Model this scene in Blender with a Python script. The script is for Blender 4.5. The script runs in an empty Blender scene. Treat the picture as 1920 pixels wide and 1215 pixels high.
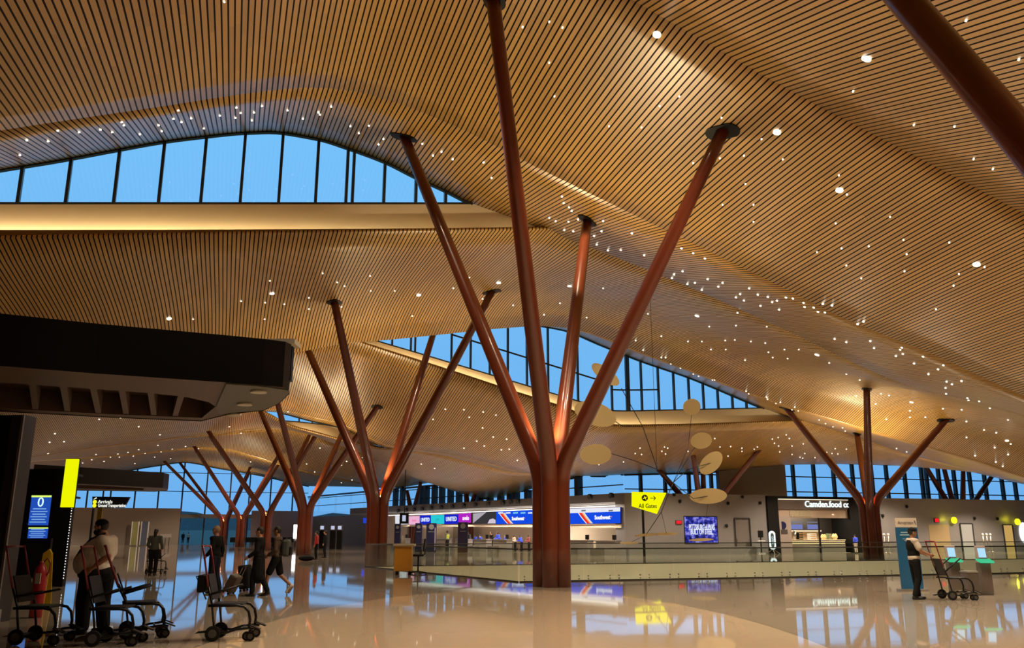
import bpy, bmesh, math, random
from mathutils import Vector, Matrix
from mathutils.bvhtree import BVHTree

random.seed(11)
SC = bpy.context.scene
COL = SC.collection
PI = math.pi

# ------------------------------------------------------------------ camera
F_PX, CX, CY = 1600.0, 960.0, 607.5
PITCH = math.atan(392.5 / F_PX)
EYE = Vector((0.0, 0.0, 1.6))
cam_d = bpy.data.cameras.new('camera')
cam = bpy.data.objects.new('camera', cam_d)
COL.objects.link(cam)
cam.location = EYE
cam.rotation_euler = (PI / 2 + PITCH, 0, 0)
cam_d.sensor_width = 36.0
cam_d.lens = 36.0 * F_PX / 1920.0
cam_d.clip_end = 3000
SC.camera = cam
CP, SP = math.cos(PITCH), math.sin(PITCH)


def ray(px, py):
    r, v = (px - CX) / F_PX, (CY - py) / F_PX
    return Vector((r, CP - v * SP, SP + v * CP))


def ground(px, py, z=0.0):
    d = ray(px, py)
    k = (z - EYE.z) / d.z
    return EYE + d * k


def at_y(px, py, y):
    d = ray(px, py)
    return EYE + d * (y / d.y)


# plan axes of the roof: t runs along the folds, s runs across them (along the slats)
WA = math.radians(18.0)
WV = Vector((math.cos(WA), math.sin(WA), 0))
UV = Vector((-math.sin(WA), math.cos(WA), 0))
O0 = Vector((1.27, 27.6, 0))


def XY(t, s, z=0.0):
    p = O0 + WV * t + UV * s
    p.z = z
    return p


def TS(p):
    q = Vector((p[0], p[1], 0)) - O0
    return q.dot(WV), q.dot(UV)


def at_s(px, py, s):
    d = ray(px, py)
    k = (s - (EYE - O0).dot(UV)) / d.dot(UV)
    return EYE + d * k


def at_line(px, py, a, b):
    """point of the pixel's ray on the vertical plane through plan points a, b"""
    a = Vector((a[0], a[1], 0)); b = Vector((b[0], b[1], 0))
    n = Vector((-(b - a).y, (b - a).x, 0))
    d = ray(px, py)
    k = (a - EYE).dot(n) / d.dot(n)
    return EYE + d * k


class Curve:
    """monotone cubic height curve z(t)"""
    def __init__(self, pts):
        pts = sorted(pts)
        q = [pts[0]]
        for p in pts[1:]:
            if p[0] - q[-1][0] > 1e-3:
                q.append(p)
        self.x = [p[0] for p in q]
        self.y = [p[1] for p in q]
        n = len(q)
        d = [(self.y[i + 1] - self.y[i]) / (self.x[i + 1] - self.x[i]) for i in range(n - 1)]
        m = [d[0]] + [0 if d[i - 1] * d[i] <= 0 else 2 * d[i - 1] * d[i] / (d[i - 1] + d[i]) for i in range(1, n - 1)] + [d[-1]] if n > 1 else [0]
        self.m = m

    def __call__(self, t):
        x, y, m = self.x, self.y, self.m
        if t <= x[0]:
            return y[0] + max(-1.2, min(1.2, m[0] * (t - x[0])))
        if t >= x[-1]:
            return y[-1] + max(-1.2, min(1.2, m[-1] * (t - x[-1])))
        i = 0
        while t > x[i + 1]:
            i += 1
        h = x[i + 1] - x[i]
        f = (t - x[i]) / h
        return ((2 * f ** 3 - 3 * f ** 2 + 1) * y[i] + (f ** 3 - 2 * f ** 2 + f) * h * m[i]
                + (-2 * f ** 3 + 3 * f ** 2) * y[i + 1] + (f ** 3 - f ** 2) * h * m[i + 1])


def trace_pts(s, pix):
    out = []
    for px, py in pix:
        p = at_s(px, py, s)
        out.append((TS(p)[0], p.z))
    return out


def trace(s, pix):
    return Curve(trace_pts(s, pix))


# ------------------------------------------------------------------ materials
MATS = {}


def mat(name, col, rough=0.5, metal=0.0, spec=0.5, emit=None, estr=0.0, coat=0.0, noise=0.0, nscale=8.0, alpha=None):
    if name in MATS:
        return MATS[name]
    m = bpy.data.materials.new(name)
    m.use_nodes = True
    nt = m.node_tree
    b = nt.nodes['Principled BSDF']
    b.inputs['Base Color'].default_value = (*col, 1)
    b.inputs['Roughness'].default_value = rough
    b.inputs['Metallic'].default_value = metal
    b.inputs['Specular IOR Level'].default_value = spec
    b.inputs['Coat Weight'].default_value = coat
    if emit:
        b.inputs['Emission Color'].default_value = (*emit, 1)
        b.inputs['Emission Strength'].default_value = estr
    if noise > 0:
        tc = nt.nodes.new('ShaderNodeTexCoord')
        nz = nt.nodes.new('ShaderNodeTexNoise')
        nz.inputs['Scale'].default_value = nscale
        nz.inputs['Detail'].default_value = 4
        nt.links.new(tc.outputs['Object'], nz.inputs['Vector'])
        mx = nt.nodes.new('ShaderNodeMixRGB')
        mx.inputs['Color1'].default_value = (*[c * (1 - noise) for c in col], 1)
        mx.inputs['Color2'].default_value = (*[min(1, c * (1 + noise)) for c in col], 1)
        nt.links.new(nz.outputs['Fac'], mx.inputs['Fac'])
        nt.links.new(mx.outputs['Color'], b.inputs['Base Color'])
    MATS[name] = m
    return m


def emat(name, col, strength, sample=True):
    if name in MATS:
        return MATS[name]
    m = bpy.data.materials.new(name)
    m.use_nodes = True
    nt = m.node_tree
    nt.nodes.clear()
    o = nt.nodes.new('ShaderNodeOutputMaterial')
    e = nt.nodes.new('ShaderNodeEmission')
    e.inputs['Color'].default_value = (*col, 1)
    e.inputs['Strength'].default_value = strength
    nt.links.new(e.outputs[0], o.inputs[0])
    if not sample:
        m.cycles.emission_sampling = 'NONE'
    MATS[name] = m
    return m


def glass_mat(name, tint=(1, 1, 1), refl=0.06, rough=0.0, fres=1.45):
    if name in MATS:
        return MATS[name]
    m = bpy.data.materials.new(name)
    m.use_nodes = True
    nt = m.node_tree
    nt.nodes.clear()
    o = nt.nodes.new('ShaderNodeOutputMaterial')
    tr = nt.nodes.new('ShaderNodeBsdfTransparent')
    tr.inputs['Color'].default_value = (*tint, 1)
    gl = nt.nodes.new('ShaderNodeBsdfGlossy')
    gl.inputs['Roughness'].default_value = rough
    fr = nt.nodes.new('ShaderNodeFresnel')
    ge = nt.nodes.new('ShaderNodeNewGeometry')
    io = nt.nodes.new('ShaderNodeMath'); io.operation = 'MULTIPLY_ADD'
    io.inputs[1].default_value = 1 / fres - fres
    io.inputs[2].default_value = fres
    nt.links.new(ge.outputs['Backfacing'], io.inputs[0])
    nt.links.new(io.outputs[0], fr.inputs['IOR'])
    mx = nt.nodes.new('ShaderNodeMixShader')
    nt.links.new(fr.outputs[0], mx.inputs[0])
    nt.links.new(tr.outputs[0], mx.inputs[1])
    nt.links.new(gl.outputs[0], mx.inputs[2])
    nt.links.new(mx.outputs[0], o.inputs[0])
    MATS[name] = m
    return m


def slat_mat(name, c1, c2, gap, pitch=0.16, gapw=0.27, rough=0.40, axis=None):
    m = bpy.data.materials.new(name)
    m.use_nodes = True
    nt = m.node_tree
    N, L = nt.nodes, nt.links
    b = N['Principled BSDF']
    b.inputs['Roughness'].default_value = rough
    b.inputs['Specular IOR Level'].default_value = 0.9
    tc = N.new('ShaderNodeTexCoord')
    ax = axis or WV
    dt = N.new('ShaderNodeVectorMath'); dt.operation = 'DOT_PRODUCT'
    dt.inputs[1].default_value = (ax.x, ax.y, ax.z)
    L.new(tc.outputs['Object'], dt.inputs[0])
    dv = N.new('ShaderNodeMath'); dv.operation = 'DIVIDE'; dv.inputs[1].default_value = pitch
    L.new(dt.outputs['Value'], dv.inputs[0])
    fr = N.new('ShaderNodeMath'); fr.operation = 'FRACT'
    L.new(dv.outputs[0], fr.inputs[0])
    lt = N.new('ShaderNodeMath'); lt.operation = 'LESS_THAN'; lt.inputs[1].default_value = gapw
    L.new(fr.outputs[0], lt.inputs[0])
    fl = N.new('ShaderNodeMath'); fl.operation = 'FLOOR'
    L.new(dv.outputs[0], fl.inputs[0])
    wn = N.new('ShaderNodeTexWhiteNoise'); wn.noise_dimensions = '1D'
    L.new(fl.outputs[0], wn.inputs['W'])
    # long boards: brightness changes board by board along the slat
    ds = N.new('ShaderNodeVectorMath'); ds.operation = 'DOT_PRODUCT'
    ds.inputs[1].default_value = (UV.x, UV.y, UV.z)
    L.new(tc.outputs['Object'], ds.inputs[0])
    cb = N.new('ShaderNodeCombineXYZ')
    a1 = N.new('ShaderNodeMath'); a1.operation = 'MULTIPLY_ADD'; a1.inputs[1].default_value = 0.35
    L.new(ds.outputs['Value'], a1.inputs[0])
    L.new(wn.outputs['Value'], a1.inputs[2])
    a2 = N.new('ShaderNodeMath'); a2.operation = 'FLOOR'
    L.new(a1.outputs[0], a2.inputs[0])
    L.new(a2.outputs[0], cb.inputs[0]); L.new(fl.outputs[0], cb.inputs[1])
    w2 = N.new('ShaderNodeTexWhiteNoise'); w2.noise_dimensions = '2D'
    L.new(cb.outputs[0], w2.inputs['Vector'])
    mx = N.new('ShaderNodeMixRGB')
    mx.inputs['Color1'].default_value = (*c1, 1); mx.inputs['Color2'].default_value = (*c2, 1)
    L.new(w2.outputs['Value'], mx.inputs['Fac'])
    mg = N.new('ShaderNodeMixRGB')
    mg.inputs['Color2'].default_value = (*gap, 1)
    L.new(lt.outputs[0], mg.inputs['Fac'])
    L.new(mx.outputs['Color'], mg.inputs['Color1'])
    L.new(mg.outputs['Color'], b.inputs['Base Color'])
    sv = N.new('ShaderNodeMath'); sv.operation = 'MULTIPLY_ADD'; sv.inputs[1].default_value = -0.85; sv.inputs[2].default_value = 0.9
    L.new(lt.outputs[0], sv.inputs[0]); L.new(sv.outputs[0], b.inputs['Specular IOR Level'])
    cw = N.new('ShaderNodeMath'); cw.operation = 'MULTIPLY_ADD'; cw.inputs[1].default_value = -0.7; cw.inputs[2].default_value = 0.7
    L.new(lt.outputs[0], cw.inputs[0]); L.new(cw.outputs[0], b.inputs['Coat Weight'])
    b.inputs['Coat Roughness'].default_value = 0.32
    b.inputs['Coat IOR'].default_value = 1.6
    MATS[name] = m
    return m


# ------------------------------------------------------------------ mesh builder
class MB:
    def __init__(self):
        self.bm = bmesh.new()

    def box(self, c, size, rot=None):
        r = bmesh.ops.create_cube(self.bm, size=1.0)
        M = Matrix.Translation(Vector(c)) @ (rot.to_4x4() if rot is not None else Matrix.Identity(4)) @ Matrix.Diagonal((*size, 1))
        bmesh.ops.transform(self.bm, matrix=M, verts=r['verts'])
        return self

    def bar(self, p0, p1, w, h, up=Vector((0, 0, 1))):
        p0, p1 = Vector(p0), Vector(p1)
        x = (p1 - p0)
        l = x.length
        if l < 1e-6:
            return self
        x.normalize()
        y = up.cross(x)
        if y.length < 1e-4:
            y = Vector((0, 1, 0)).cross(x)
        y.normalize()
        z = x.cross(y)
        R = Matrix((x, y, z)).transposed()
        return self.box((p0 + p1) / 2, (l, w, h), R)

    def tube(self, pts, rad, n=10, caps=True):
        pts = [Vector(p) for p in pts]
        if not isinstance(rad, (list, tuple)):
            rad = [rad] * len(pts)
        rings = []
        prev = None
        for i, p in enumerate(pts):
            if i == 0:
                d = pts[1] - p
            elif i == len(pts) - 1:
                d = p - pts[i - 1]
            else:
                d = (pts[i + 1] - p).normalized() + (p - pts[i - 1]).normalized()
            d.normalize()
            if prev is None:
                a = Vector((1, 0, 0)) if abs(d.x) < 0.9 else Vector((0, 1, 0))
            else:
                a = prev
            a = (a - d * a.dot(d)).normalized()
            prev = a
            bb = d.cross(a)
            rings.append([self.bm.verts.new(p + (a * math.cos(2 * PI * k / n) + bb * math.sin(2 * PI * k / n)) * rad[i]) for k in range(n)])
        for i in range(len(rings) - 1):
            for k in range(n):
                f = self.bm.faces.new((rings[i][k], rings[i][(k + 1) % n], rings[i + 1][(k + 1) % n], rings[i + 1][k]))
                f.smooth = True
        if caps:
            self.bm.faces.new(list(reversed(rings[0])))
            self.bm.faces.new(rings[-1])
        return self

    def cyl(self, p0, p1, r, n=16, r2=None):
        return self.tube([p0, p1], [r, r if r2 is None else r2], n)

    def sphere(self, c, r, seg=12, rings=8, rot=None):
        rr = r if isinstance(r, (list, tuple)) else (r, r, r)
        q = bmesh.ops.create_uvsphere(self.bm, u_segments=seg, v_segments=rings, radius=1.0)
        M = Matrix.Translation(Vector(c)) @ (rot.to_4x4() if rot is not None else Matrix.Identity(4)) @ Matrix.Diagonal((*rr, 1))
        bmesh.ops.transform(self.bm, matrix=M, verts=q['verts'])
        for v in q['verts']:
            for f in v.link_faces:
                f.smooth = True
        return self

    def lathe(self, prof, c=(0, 0, 0), n=20):
        c = Vector(c)
        rings = []
        for r, z in prof:
            rings.append([self.bm.verts.new(c + Vector((r * math.cos(2 * PI * k / n), r * math.sin(2 * PI * k / n), z))) for k in range(n)])
        for i in range(len(rings) - 1):
            for k in range(n):
                f = self.bm.faces.new((rings[i][k], rings[i][(k + 1) % n], rings[i + 1][(k + 1) % n], rings[i + 1][k]))
                f.smooth = True
        if prof[0][0] > 1e-5:
            self.bm.faces.new(list(reversed(rings[0])))
        if prof[-1][0] > 1e-5:
            self.bm.faces.new(rings[-1])
        return self

    def prism(self, poly, a, b):
        """poly: list of Vector; extruded from offset a to offset b (Vectors)"""
        a, b = Vector(a), Vector(b)
        lo = [self.bm.verts.new(Vector(p) + a) for p in poly]
        hi = [self.bm.verts.new(Vector(p) + b) for p in poly]
        n = len(poly)
        self.bm.faces.new(list(reversed(lo)))
        self.bm.faces.new(hi)
        for i in range(n):
            self.bm.faces.new((lo[i], lo[(i + 1) % n], hi[(i + 1) % n], hi[i]))
        return self

    def face(self, pts):
        self.bm.faces.new([self.bm.verts.new(Vector(p)) for p in pts])
        return self

    def build(self, name, material, parent=None, bevel=0.0, recalc=True, smooth=False):
        if recalc:
            bmesh.ops.recalc_face_normals(self.bm, faces=self.bm.faces[:])
        me = bpy.data.meshes.new(name)
        self.bm.to_mesh(me)
        self.bm.free()
        if smooth:
            for p in me.polygons:
                p.use_smooth = True
        me.materials.append(material)
        o = bpy.data.objects.new(name, me)
        COL.objects.link(o)
        if parent is not None:
            o.parent = parent
        if bevel > 0:
            md = o.modifiers.new('bevel', 'BEVEL')
            md.width = bevel; md.segments = 2; md.limit_method = 'ANGLE'
        return o


def tag(o, label, cat, group=None):
    o['label'] = label
    o['category'] = cat
    if group:
        o['group'] = group
    return o


def thing(name, label, cat, loc=(0, 0, 0), rotz=0.0, group=None):
    o = bpy.data.objects.new(name, None)
    o.empty_display_size = 0.2
    COL.objects.link(o)
    o.location = loc
    o.rotation_euler = (0, 0, rotz)
    return tag(o, label, cat, group)


def structure(o):
    o['kind'] = 'structure'
    return o


def children(o):
    return [c for c in list(COL.objects) if c.parent == o]


KIDS = {}


def copy_tree(o, parent=None):
    c = o.copy()
    COL.objects.link(c)
    if parent is not None:
        c.parent = parent
    for ch in KIDS.get(o.name, None) or o.children:
        copy_tree(ch, c)
    return c


def text_mesh(name, txt, size, material, parent, origin, xdir, ydir, depth=0.01, align='CENTER', width=None, bold=0.0):
    cu = bpy.data.curves.new(name, 'FONT')
    cu.body = txt
    cu.size = size
    cu.align_x = align
    cu.align_y = 'CENTER'
    cu.extrude = depth
    cu.offset = bold
    cu.resolution_u = 3
    tmp = bpy.data.objects.new(name, cu)
    COL.objects.link(tmp)
    bpy.context.view_layer.update()
    me = bpy.data.meshes.new_from_object(tmp.evaluated_get(bpy.context.evaluated_depsgraph_get()))
    bpy.data.objects.remove(tmp)
    bpy.data.curves.remove(cu)
    x = Vector(xdir).normalized(); y = Vector(ydir).normalized(); z = x.cross(y)
    sx = 1.0
    if width:
        xs = [v.co.x for v in me.vertices]
        if xs and max(xs) > min(xs):
            sx = width / (max(xs) - min(xs))
    M = Matrix.Translation(Vector(origin)) @ Matrix((x, y, z)).transposed().to_4x4() @ Matrix.Diagonal((sx, 1, 1, 1))
    me.transform(M)
    me.materials.clear()
    me.materials.append(material)
    me.name = name
    o = bpy.data.objects.new(name, me)
    COL.objects.link(o)
    if parent is not None:
        o.parent = parent
    return o


def lamp(name, kind, loc, energy, color, size=0.3, spot=120, blend=0.6, target=None, parent=None, sy=None):
    d = bpy.data.lights.new(name, kind)
    d.energy = energy
    d.color = color
    if kind == 'SPOT':
        d.spot_size = math.radians(spot); d.spot_blend = blend; d.shadow_soft_size = size
    elif kind == 'AREA':
        d.size = size
        if sy:
            d.shape = 'RECTANGLE'; d.size_y = sy
    else:
        d.shadow_soft_size = size
    o = bpy.data.objects.new(name, d)
    COL.objects.link(o)
    o.location = loc
    if target is not None:
        o.rotation_euler = (Vector(target) - Vector(loc)).to_track_quat('-Z', 'Y').to_euler()
    return o
# ------------------------------------------------------------------ colours
M_slat = slat_mat('oak slats', (0.47, 0.262, 0.047), (0.63, 0.365, 0.075), (0.012, 0.006, 0.003))
M_lip = mat('oak edge', (0.24, 0.125, 0.04), 0.5, noise=0.15)
M_fascia = mat('cream fascia', (0.80, 0.69, 0.50), 0.55)
M_cove = emat('cove glow', (1.0, 0.78, 0.44), 21.0)
M_frame = mat('dark window frame', (0.035, 0.04, 0.045), 0.4, 0.3)
M_rust = mat('rust red paint', (0.13, 0.026, 0.010), 0.30, 0.0, 0.5, coat=0.3, noise=0.08, nscale=3)
M_black = mat('black', (0.004, 0.004, 0.0045), 0.5, spec=.25)
M_blackgloss = mat('black gloss', (0.004, 0.004, 0.005), 0.35, spec=.25)
M_wallg = mat('grey wall panel', (0.195, 0.186, 0.188), 0.5, noise=0.05, nscale=2)
M_wallb = mat('warm beige wall', (0.34, 0.29, 0.255), 0.6, noise=0.04, nscale=2)
M_cream = mat('cream wall', (0.78, 0.66, 0.52), 0.6)
M_glass = glass_mat('clear glass', (0.97, 0.99, 1.0))
M_railglass = glass_mat('rail glass', (0.93, 0.96, 0.93), rough=0.03)
M_steel = mat('brushed steel', (0.5, 0.48, 0.45), 0.3, 0.9)
M_white = mat('white', (0.8, 0.8, 0.8), 0.5)

# ------------------------------------------------------------------ ceiling heights read off the roof folds
fold0 = trace(-8.5, [(-500, -10), (0, -45), (400, -110), (800, -150), (1050, -75), (1185, 0), (1290, 60), (1500, 180), (1750, 310), (1920, 400), (2200, 540)])
crease1 = trace(0, [(-300, 300), (0, 245), (150, 222), (300, 200), (450, 177), (540, 166), (600, 164), (660, 170), (720, 185), (850, 235), (1000, 310), (1200, 408), (1430, 520), (1590, 600), (1750, 665), (1920, 742), (2100, 810)])
G1 = trace(6.5, [(-300, 372), (0, 318), (100, 302), (220, 280), (305, 265), (385, 255), (460, 248), (530, 248), (598, 260), (655, 278), (722, 303), (780, 332), (835, 357), (885, 382), (950, 405), (1015, 430), (1200, 500), (1480, 622), (1600, 680), (1700, 722), (1780, 742), (1920, 778), (2100, 830)])
F1 = trace(6.5, [(-400, 382), (0, 382), (400, 382), (885, 382), (1100, 382), (2100, 382)])
B1 = trace(5.95, [(-400, 457), (0, 448), (500, 439), (1015, 431), (1400, 424), (2100, 420)])
L1 = trace(5.95, [(-400, 431), (0, 431), (500, 430), (885, 427), (1015, 425), (2100, 418)])
crease2 = trace(21.4, [(-300, 770), (0, 742), (250, 708), (400, 684), (480, 670), (560, 660), (640, 645), (730, 637), (830, 627), (950, 615), (1030, 612), (1080, 617), (1130, 632), (1200, 660), (1290, 692), (1430, 745), (1600, 797), (1700, 826), (1780, 848), (1850, 868), (1920, 893), (2050, 925)])
G2 = trace(27, [(-300, 772), (0, 745), (300, 690), (640, 640), (800, 624), (900, 613), (990, 608), (1050, 617), (1130, 648), (1200, 676), (1290, 707), (1430, 765), (1480, 783), (1600, 817), (1640, 831), (1700, 851), (1760, 866), (1840, 886), (1920, 903), (2050, 930)])
F2 = trace(27, [(-300, 560), (600, 606), (715, 642), (800, 667), (900, 697), (1000, 727), (1100, 757), (1145, 770), (1250, 769), (1430, 765), (1500, 764), (2050, 760)])
L2 = trace(26.45, [(-300, 567), (600, 614), (690, 644), (760, 666), (860, 698), (960, 731), (1060, 763), (1145, 795), (1250, 795), (1430, 790), (1525, 788), (2050, 778)])
B2 = trace(26.45, [(-300, 570), (600, 618), (690, 648), (760, 671), (860, 704), (960, 737), (1060, 769), (1145, 800), (1250, 799), (1430, 793), (1525, 790), (2050, 780)])
crease3 = Curve(trace_pts(42.8, [(-100, 720), (73, 742), (300, 757), (480, 764), (527, 767), (565, 776), (595, 784), (636, 793), (666, 806), (734, 836), (788, 843), (840, 850), (915, 868), (991, 885)])
                + [p for p in trace_pts(41, [(1140, 890), (1200, 889), (1330, 885), (1470, 868), (1600, 855), (1690, 850), (1760, 864), (1840, 884), (1920, 901), (2050, 925)])])
G3 = Curve([(t, z + 0.25) for t, z in zip(crease3.x, crease3.y)])
F3 = trace(46.8, [(-100, 770), (300, 775), (545, 790), (604, 796), (640, 803), (680, 818), (730, 841), (745, 841), (800, 841), (915, 866), (1100, 885)])
L3 = trace(46.25, [(-100, 722), (300, 757), (480, 767), (545, 796), (600, 811), (660, 828), (730, 841), (745, 839), (800, 840), (915, 864), (1100, 884)])
B3 = trace(46.25, [(-100, 723), (300, 758), (480, 769), (545, 800), (600, 815), (660, 831), (730, 843), (745, 840), (800, 841), (915, 865), (1100, 885)])
crease4 = trace(64.2, [(-60, 868), (73, 852), (175, 835), (263, 826), (340, 816), (409, 811), (470, 803), (530, 799), (560, 803), (600, 818), (680, 850), (760, 890), (837, 916)])
L4b = trace(68.2, [(-60, 870), (73, 854), (175, 838), (263, 829), (340, 819), (409, 814), (470, 806), (530, 803), (560, 807), (600, 822), (680, 850), (760, 872), (805, 884)])
crease5 = trace(85.6, [(-60, 875), (73, 862), (250, 850), (340, 841), (373, 838), (430, 842), (470, 853), (560, 880), (622, 894), (687, 907), (768, 930)])
END = trace(111, [(-60, 872), (67, 880), (200, 886), (290, 874), (348, 867), (409, 878), (480, 890), (555, 907), (620, 920), (690, 937), (760, 946)])

T0 = -46.0


def tmax(s):
    if s <= 40:
        return 66.0
    return 23 - (s - 37) * 0.2886


BVH = {}


def patch(key, s0, c0, s1, c1, t0, t1, bulge=0.0, dt=0.8, ns=8, material=None):
    """ruled sheet of slats between two height curves; s0, s1 may be functions of t"""
    f0 = s0 if callable(s0) else (lambda t: s0)
    f1 = s1 if callable(s1) else (lambda t: s1)
    ta = t1 if callable(t1) else (lambda s: t1)
    n = int((max(ta(f0(0)), ta(f1(0))) - t0) / dt) + 1
    bm = bmesh.new()
    grid = []
    for j in range(ns + 1):
        g = j / ns
        row = []
        for i in range(n + 1):
            sA, sB = f0(t0), f1(t0)
            te = ta(sA + (sB - sA) * g)
            t = t0 + (te - t0) * i / n
            s = f0(t) + (f1(t) - f0(t)) * g
            z = c0(t) * (1 - g) + c1(t) * g + (bulge(t) if callable(bulge) else bulge) * 6.75 * g * g * (1 - g)
            row.append(bm.verts.new(XY(t, s, z)))
        grid.append(row)
    for j in range(ns):
        for i in range(n):
            f = bm.faces.new((grid[j][i], grid[j + 1][i], grid[j + 1][i + 1], grid[j][i + 1]))
            f.smooth = True
    bm.normal_update()
    me = bpy.data.meshes.new('ceiling')
    bm.to_mesh(me)
    BVH[key] = BVHTree.FromBMesh(bm)
    bm.free()
    me.materials.append(material or M_slat)
    o = bpy.data.objects.new('ceiling', me)
    COL.objects.link(o)
    structure(o)
    md = o.modifiers.new('thickness', 'SOLIDIFY')
    md.thickness = 0.12
    md.offset = 1.0 if me.polygons[0].normal.z > 0 else -1.0
    return o


def hit(px, py, keys=None):
    """where a pixel's ray meets the ceiling (nearest of the named sheets)"""
    d = ray(px, py).normalized()
    best = None
    for k in (keys or BVH.keys()):
        r = BVH[k].ray_cast(EYE, d)
        if r[0] is not None and (best is None or r[3] < best[3]):
            best = r
    if best is None:
        return None, None
    n = best[1]
    return best[0], (n if n.z < 0 else -n)


def ceil_z(x, y, keys=None):
    best = None
    for k in (keys or BVH.keys()):
        r = BVH[k].ray_cast(Vector((x, y, 0.05)), Vector((0, 0, 1)))
        if r[0] is not None and (best is None or r[0].z < best):
            best = r[0].z
    return best


def mn(a, b, d=0.0):
    return lambda t: min(a(t), b(t) + d)


patch('near', -40, lambda t: 9.5 + 0.02 * t, -19, lambda t: fold0(t) - 3.2, T0, 70)
patch('zero', -19, lambda t: fold0(t) - 3.2, -8.5, fold0, T0, 64)
patch('one', -8.5, fold0, 0, crease1, T0, 60)
patch('band1', 0, crease1, 6.5, G1, T0, 60, ns=4)
patch('two', 5.92, mn(B1, G1), 21.4, crease2, T0, 62, bulge=lambda t: 0.7 + 1.1 * min(1, max(0, (t - 12) / 16)))
patch('band2', 21.4, crease2, 27, G2, T0, 64, ns=4)
patch('three', 26.43, mn(B2, G2), lambda t: 42.8 if t < 20 else (41 if t > 21.85 else 42.8 - 1.8 * (t - 20) / 1.85), crease3, T0, lambda s: 66, bulge=-0.4)
patch('band3', 42.8, crease3, 46.8, G3, T0, tmax, ns=4)
patch('four', 46.22, mn(B3, G3), 64.2, crease4, T0, tmax, bulge=-0.3)
patch('band4', 64.2, crease4, 68.2, L4b, T0, tmax, ns=3)
patch('five', 68.2, L4b, 85.6, crease5, T0, tmax, bulge=-0.2)
patch('six', 85.6, crease5, 111, END, T0, tmax)


# ------------------------------------------------------------------ roof glazing
def clerestory(num, s, G, F, B, ta, tb, t_mull, lip=None, transom=None, lip_in=0.55, doubles=()):
    win = MB()
    ts = [ta + (tb - ta) * i / 120 for i in range(121)]
    top = lambda t: G(t)
    sill = lambda t: min(F(t), G(t))
    # head and sill rails follow the curves
    for i in range(120):
        a, b = ts[i], ts[i + 1]
        if top(a) - sill(a) > 0.02 or top(b) - sill(b) > 0.02:
            win.bar(XY(a, s, top(a)), XY(b, s, top(b)), 0.18, 0.16)
            win.bar(XY(a, s, sill(a)), XY(b, s, sill(b)), 0.14, 0.08)
    fr = structure(win.build('window_%d' % num, M_frame))
    g = MB()
    for i in range(120):
        a, b = ts[i], ts[i + 1]
        if top(a) - sill(a) > 0.02 or top(b) - sill(b) > 0.02:
            g.face((XY(a, s + .03, sill(a)), XY(b, s + .03, sill(b)), XY(b, s + .03, top(b) + .001), XY(a, s + .03, top(a) + .001)))
    g.build('glass', M_glass, fr)
    for t in t_mull:
        z0, z1 = sill(t), top(t)
        if z1 - z0 > 0.1:
            w = 0.11 if t not in doubles else 0.3
            MB().box(XY(t, s, (z0 + z1) / 2), (w, 0.2, z1 - z0), Matrix.Rotation(WA, 3, 'Z')).build('mullion', M_frame, fr)
    if transom:
        for (t1, t2, dz) in transom:
            tr = MB()
            n = 8
            for k in range(n):
                a, b = t1 + (t2 - t1) * k / n, t1 + (t2 - t1) * (k + 1) / n
                tr.bar(XY(a, s, F(a) + dz), XY(b, s, F(b) + dz), 0.09, 0.09)
            tr.build('transom', M_frame, fr)
    # cream fascia below the glass with a lit cove behind an oak lip
    fa, li, co = MB(), MB(), MB()
    for i in range(120):
        a, b = ts[i], ts[i + 1]
        za, zb = sill(a), sill(b)
        ba, bb = min(B(a), G(a)), min(B(b), G(b))
        if za - ba < 0.06 and zb - bb < 0.06:
            continue
        fa.face((XY(a, s - .04, ba), XY(b, s - .04, bb), XY(b, s - .04, zb), XY(a, s - .04, za)))
        fa.face((XY(a, s - .04, za), XY(b, s - .04, zb), XY(b, s + .12, zb), XY(a, s + .12, za)))
        la, lb = max(.04, min(lip(a), za) - ba), max(.04, min(lip(b), zb) - bb)
        si = s - lip_in
        li.face((XY(a, si, ba), XY(b, si, bb), XY(b, si, bb + lb), XY(a, si, ba + la)))
        li.face((XY(a, si, ba + la), XY(b, si, bb + lb), XY(b, si + .05, bb + lb), XY(a, si + .05, ba + la)))
        li.face((XY(a, si, ba), XY(a, s, ba), XY(b, s, bb), XY(b, si, bb)))
        if za - ba > la + .2 and zb - bb > lb + .2:
            co.face((XY(a, si + .06, ba + la * .45), XY(b, si + .06, bb + lb * .45), XY(b, si + .06, bb + lb * .92), XY(a, si + .06, ba + la * .92)))
    f = structure(fa.build('trim_%d' % num, M_fascia, recalc=False))
    li.build('cove_lip', M_lip, f, recalc=False)
    co.build('cove_light', M_cove, f, recalc=False)
    return fr


def t_of(px, py, s):
    return TS(at_s(px, py, s))[0]


m1 = [t_of(x, 382, 6.5) for x in (-50, 33, 123, 213, 297, 376, 450, 522, 591, 648, 660, 719, 779, 835)]
clerestory(1, 6.5, G1, F1, B1, -30, 4.5, m1, lip=L1)
m2 = [t_of(x, y, 27) for x, y in ((735, 648), (770, 658), (778, 660), (846, 680), (882, 691), (918, 702), (952, 712), (988, 723), (1028, 735), (1084, 752), (1148, 769), (1176, 769), (1180, 769), (1204, 769), (1236, 768), (1265, 768), (1293, 767), (1320, 767), (1347, 767), (1374, 766), (1400, 766))]
clerestory(2, 27, G2, F2, B2, t_of(600, 618, 27), t_of(1540, 790, 27), m2, lip=L2,
           transom=[(t_of(845, 640, 27), t_of(1146, 769, 27), 1.9), (t_of(1146, 769, 27), t_of(1236, 769, 27), 1.45)])
clerestory(3, 46.8, G3, F3, B3, t_of(530, 800, 46.8), t_of(745, 847, 46.8), [t_of(x, 800, 46.8) for x in (560, 585, 604, 622, 640)], lip=L3)

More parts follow.
